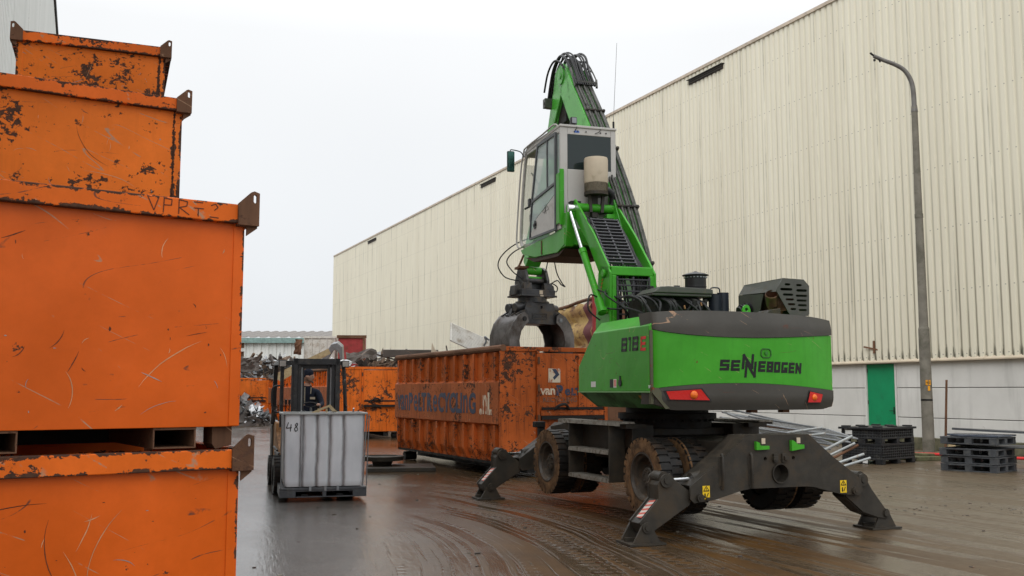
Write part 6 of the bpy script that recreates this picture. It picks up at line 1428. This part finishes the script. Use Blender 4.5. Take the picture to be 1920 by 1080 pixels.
# ---- boom, stick, lines
rear = [(1.0, 2.45), (1.08, 2.75), (1.32, 3.55), (1.66, 4.25), (2.1, 4.98), (2.62, 5.72), (3.08, 6.40), (3.85, 7.33), (4.25, 7.80)]
front = [(4.50, 7.92), (4.70, 7.72), (4.62, 7.50), (4.20, 6.92), (3.6, 6.15), (3.0, 5.3), (2.35, 4.4), (1.85, 3.6), (1.55, 2.8), (1.45, 2.45)]
mb = MB(); mb.prism(rear + front, .09, .44, 'x'); bo = mb.build('boom', M['green_boom'], mh, bevel=.012)
mb = MB()
for x in (.085, .565): mb.cyl((x - .02, 4.46, 7.70), (x + .02, 4.46, 7.70), .16, n=24); mb.cyl((x - .035, 4.46, 7.70), (x + .035, 4.46, 7.70), .06, n=16)
mb.cyl((.05, 1.2, 2.6), (.6, 1.2, 2.6), .14, n=20); mb.build('pivot', M['green_boom'], bo, smooth=30)
n_ = Vector((0, -.77, .64))
def offs(P_, d):
    Q = []
    for i, p in enumerate(P_):
        a, b = P_[max(i - 1, 0)], P_[min(i + 1, len(P_) - 1)]; t_ = Vector((b[0] - a[0], b[1] - a[1])).normalized(); Q.append((p[0] - t_.y * d, p[1] + t_.x * d))
    return Q
mb = MB()
for k, x in enumerate((.12, .165, .22, .28, .335, .39, .435)):
    Q = offs(rear[1:-1], .035 + .015 * (k % 2)); mb.tube([(x, a, b) for a, b in Q], (.020, .024, .020, .026)[k % 4], 8, 4)
mb.build('boom_pipe', M['pipe'], bo, smooth=True)
mb = MB()
for i, t_ in ((2, .2), (3, .6), (5, .2), (6, .3), (7, .05)):
    a, b = rear[i], rear[i + 1]; p = (a[0] + (b[0] - a[0]) * t_, a[1] + (b[1] - a[1]) * t_); q = offs([p, b], .07)[0]
    mb.bar((.10, q[0], q[1]), (.47, q[0], q[1]), .05, .025)
    for x in (.14, .25, .36, .45): mb.bar((x, q[0] - .02, q[1] + .015), (x, p[0], p[1]), .04, .04)
mb.build('pipe_clamp', M['under'], bo)
mb = MB()
for k in range(9):
    x = .12 + k * .045; h = rh.uniform(-.05, .06)
    mb.tube([(x, 3.74, 7.33), (x + rh.uniform(-.02, .02), 3.98, 7.66 + h * .5), (x + rh.uniform(-.03, .03), 4.25, 8.0 + h), (x + rh.uniform(-.03, .03), 4.62, 8.16 + h), (x, 4.98, 8.02 + h * .6), (x, 5.20, 7.68), (x, 5.36, 7.3)], rh.choice((.018, .023, .016)), 8, 4)
for k in range(6):
    x = .2 + k * .07; mb.tube([(x, 3.9, 7.42), (x, 4.1, 7.62), (x, 4.3, 7.95), (x, 4.5, 8.0), (x - .05, 4.75, 7.85)], .017, 8, 3)
mb.tube([(.12, 4.2, 7.7), (.04, 4.6, 8.05), (.02, 5.0, 7.95), (.02, 5.25, 7.6)], .02)
mb.build('boom_head_hoses', M['hose'], bo, smooth=True)
mb = MB(); mb.tube([(.50, 3.80, 7.38), (.56, 3.86, 7.48), (.56, 4.30, 7.95), (.50, 4.45, 8.02), (.15, 4.45, 8.05)], .014, 8, 3); mb.bar((.54, 4.0, 7.68), (.48, 4.4, 7.92), .022); mb.bar((.10, 4.0, 7.72), (.10, 3.75, 7.30), .035, .03)
mb.bar((.12, 3.78, 7.4), (.54, 3.78, 7.4), .035, .035); mb.bar((.56, 3.86, 7.48), (.52, 3.74, 7.30), .04)
mb.build('hose_guard', M['pipe'], bo, smooth=True)
mb = MB(); mb.prism([(2.70, 5.98), (2.58, 6.12), (2.72, 6.24), (2.84, 6.14)], .09, .105, 'x'); mb.build('side_lug', M['green'], bo)
ST = [(4.40, 7.62), (4.38, 7.86), (4.62, 8.02), (4.92, 7.92), (5.22, 7.50), (5.85, 6.15), (6.95, 4.78), (7.05, 4.44), (6.92, 4.32), (6.76, 4.44), (6.2, 5.0), (5.35, 6.1), (4.9, 7.02)]
mb = MB(); mb.prism(ST, .17, .49, 'x'); mb.prism([(4.50, 7.5), (4.3, 7.8), (4.6, 8.0), (4.9, 7.9), (5.15, 7.2), (4.98, 6.9)], .125, .165, 'x'); stk = mb.build('stick', M['green_boom'], mh, bevel=.012)
mb = MB(); mb.cyl((.33, 3.55, 6.35), (.33, 4.25, 6.75), .075, n=16); mb.cyl((.33, 4.25, 6.75), (.33, 5.0, 7.15), .04, n=12); mb.tube([(.25, 4.2, 6.9), (.2, 4.5, 6.6), (.25, 4.9, 6.75), (.25, 5.0, 7.0)], .02); mb.tube([(.35, 4.3, 7.0), (.3, 4.45, 6.5), (.3, 4.8, 6.4)], .02); mb.box((.2, 4.5, 6.85), (.46, 4.95, 7.35)); mb.build('stick_cylinder', M['under_dark'], mh, smooth=35)
mb = MB(); mb.box((-.02, 5.08, 7.26), (.165, 5.22, 7.44)); mb.cyl((-.021, 5.15, 7.35), (-.03, 5.15, 7.35), .03, n=10); mb.build('lamp_bracket', M['pipe'], stk)
mb = MB()
for x in (.52, .58): mb.tube([(x, 5.30, 7.45), (x, 5.9, 6.2), (x, 6.7, 4.95), (x, 7.1, 4.5)], .02, 8, 3)
mb.build('stick_pipe', M['pipe'], stk, smooth=True)

# ---- grapple
GP = (.36, 7.03, .035)
def gp_(mb, name, mat, parent=mh, **k):
    o = mb.build(name, mat, parent, **k)
    if parent is mh: o.location = GP; o.rotation_euler = (0, 0, R(12))
    return o
mb = MB()
for sx in (-1, 1):
    x = sx * .25; mb.prism([(-.24, 3.80), (.24, 3.80), (.26, 3.98), (.14, 4.24), (-.02, 4.30), (-.16, 4.22), (-.25, 4.0)], x - .035, x + .035, 'x'); mb.cyl((x + sx * .036, -.1, 3.90), (x + sx * .07, -.1, 3.90), .07, n=16); mb.prism([(-.26, 3.80), (-.10, 3.80), (-.14, 3.92), (-.24, 3.94)], x - .10, x + .10, 'x')
mb.box((-.44, -.30, 3.645), (.44, .30, 3.685)); mb.box((-.41, -.27, 3.6855), (.41, .27, 3.80)); mb.box((-.21, -.05, 3.8005), (.21, .2, 3.95)); mb.prism([(-.50, 3.68), (-.415, 3.67), (-.415, 3.90), (-.47, 3.88)], -.12, .12, 'y'); mb.prism([(.50, 3.68), (.415, 3.67), (.415, 3.94), (.47, 3.90)], -.12, .12, 'y')
mb.cyl((-.21, -.1, 3.99), (.21, -.1, 3.99), .06, n=16)
gh = gp_(mb, 'grapple_hanger', M['grapple'], bevel=.008)
mb = MB(); mb.cyl((-.19, .0, 4.22), (.19, .0, 4.22), .09, n=20); mb.cyl((-.18, -.05, 4.04), (.18, -.05, 4.04), .055, n=16); mb.build('swivel_pin', M['green'], gh, smooth=35)
mb = MB(); mb.box((.02, -.3012, 3.655), (.10, -.3005, 3.68)); mb.v = [(x, y - .0, z) for x, y, z in mb.v]; mb.box((.02, -.274, 3.70), (.10, -.2705, 3.78)); mb.build('grapple_label', M['cream'], gh)
mb = MB(); mb.cyl((0, 0, 3.555), (0, 0, 3.644), .31, n=36); mb.cyl((0, 0, 3.52), (0, 0, 3.5545), .36, n=36); rt_ = gp_(mb, 'rotator', M['grapple'], smooth=30)
g35 = R(35 - 17.5)
def gq(mb, name, mat, parent=None, **k):
    o = mb.build(name, mat, parent or mh, **k)
    if parent is None: o.location = GP; o.rotation_euler = (0, 0, g35)
    return o
mb = MB(); BP = [(-.36, 3.515), (.34, 3.515), (.36, 3.44), (.44, 3.14), (.40, 3.07), (-.40, 3.07), (-.44, 3.14)]
mb.prism(BP, .27, .30, 'y'); mb.prism([(x * .9, z) for x, z in BP], -.265, .265, 'y')
gb = gq(mb, 'grapple_body', M['grapple'], bevel=.008)
holed('side_plate', BP, [circle(.02, 3.42, .035, 14)], .03, lambda x, y, z: (x, -.285 + z, y), M['grapple'], gb)
mb = MB(); 
for a, b in ((( -.22, -.31, 3.17), (.16, -.302, 3.185)), ((-.22, -.31, 3.28), (.16, -.302, 3.295)), ((-.22, -.31, 3.186), (-.205, -.302, 3.279)), ((.145, -.31, 3.186), (.16, -.302, 3.279))): mb.box(a, b)
mb.build('plate_frame', M['grapple'], gb)
text('plate_lettering', 'SENNEBOGEN', .07, lambda x, y, z: (-.195 + x, -.3035 - z, 3.21 + y), M['grapple'], gb, .003, .78)
for sx in (-1, 1):
    A = [(-.46, 3.30), (-.60, 3.24), (-.74, 3.08), (-.83, 2.84), (-.84, 2.58), (-.74, 2.36), (-.52, 2.20), (-.14, 2.10)]
    B_ = [(-.12, 2.15), (-.42, 2.30), (-.56, 2.48), (-.60, 2.70), (-.55, 2.90), (-.44, 3.04), (-.36, 3.10), (-.38, 3.24)]
    S = [(-sx * x, z) for x, z in A + B_]
    mb = MB(); mb.prism(S, -.375, -.345, 'y'); mb.prism(S, .345, .375, 'y')
    jw = gq(mb, 'jaw', M['jaw'])
    mb = MB()                                       # curved back shell
    rws = [[(-sx * x, y, z) for y in (-.344, -.17, 0, .17, .344)] for x, z in A]; mb.grid(rws)
    rws = [[(-sx * (x + .03), y, z - .01) for y in (-.344, -.17, 0, .17, .344)] for x, z in A]; mb.grid(rws)
    mb.grid([[(-sx * A[-1][0], y, A[-1][1]) for y in (-.344, .344)], [(-sx * (A[-1][0] + .03), y, A[-1][1] - .01) for y in (-.344, .344)]])
    mb.build('jaw_shell', M['jaw'], jw, smooth=60)
    mb = MB()
    for yy in (-.30, -.14, .06, .22):
        mb.prism([(-sx * -.30, 3.20), (-sx * -.36, 3.36), (-sx * -.48, 3.34), (-sx * -.62, 3.255), (-sx * -.60, 3.2), (-sx * -.40, 3.08)], yy, yy + .05, 'y')
    mb.cyl((-sx * -.47, -.39, 3.16), (-sx * -.47, .39, 3.16), .045, n=16); mb.build('jaw_knuckle', M['grapple'], jw)
    mb = MB(); mb.lathe([(-.378, .05), (-.39, .05), (-.39, .03)], (-sx * -.47, 0, 3.16), 'y', 18); mb.cyl((-sx * -.47, -.392, 3.16), (-sx * -.47, -.391, 3.16), .03, n=14); mb.build('pin_ring', M['galv'] if sx > 0 else M['black'], jw)
    mb = MB(); mb.cyl((-sx * -.28, -.12, 3.42), (-sx * -.55, -.12, 3.40), .10, n=18); mb.cyl((-sx * -.28, .14, 3.42), (-sx * -.55, .14, 3.40), .10, n=18); mb.cyl((-sx * -.52, .0, 3.38), (-sx * -.6, 0, 3.2), .04, n=12); mb.box((-sx * -.50, -.18, 3.33), (-sx * -.36, .18, 3.50)); mb.build('jaw_cylinder', M['grapple'], jw, smooth=35, bevel=.02)
# hoses to the grapple (in the grapple's own space)
mb = MB()
mb.tube([(-.30, -.9, 4.85), (-.62, -.5, 4.72), (-.82, -.2, 4.5), (-.83, 0, 4.28), (-.68, 0, 4.06), (-.45, 0, 4.0), (-.33, -.02, 3.98), (-.31, -.1, 3.82)], .013, 8)
mb.tube([(-.10, -.8, 4.85), (-.38, -.5, 4.70), (-.58, -.2, 4.55), (-.62, 0, 4.38), (-.5, 0, 4.20), (-.36, 0, 4.10), (-.27, -.1, 4.0)], .013, 8)
mb.tube([(.20, -.4, 4.6), (.24, -.2, 4.3), (.22, -.15, 4.05), (.26, -.1, 3.9)], .012, 8)
mb.tube([(.28, -.4, 4.6), (.42, -.3, 4.2), (.62, -.2, 3.98), (.70, -.2, 3.90), (.60, -.2, 3.94), (.50, -.2, 4.02), (.36, -.1, 3.92), (.30, -.05, 3.84)], .013, 8)
mb.tube([(.30, -.1, 3.90), (.42, -.1, 3.96), (.56, -.1, 3.90), (.55, -.1, 3.80), (.42, -.1, 3.78), (.32, -.1, 3.84)], .013, 8)
gp_(mb, 'grapple_hose', M['hose'], smooth=True)
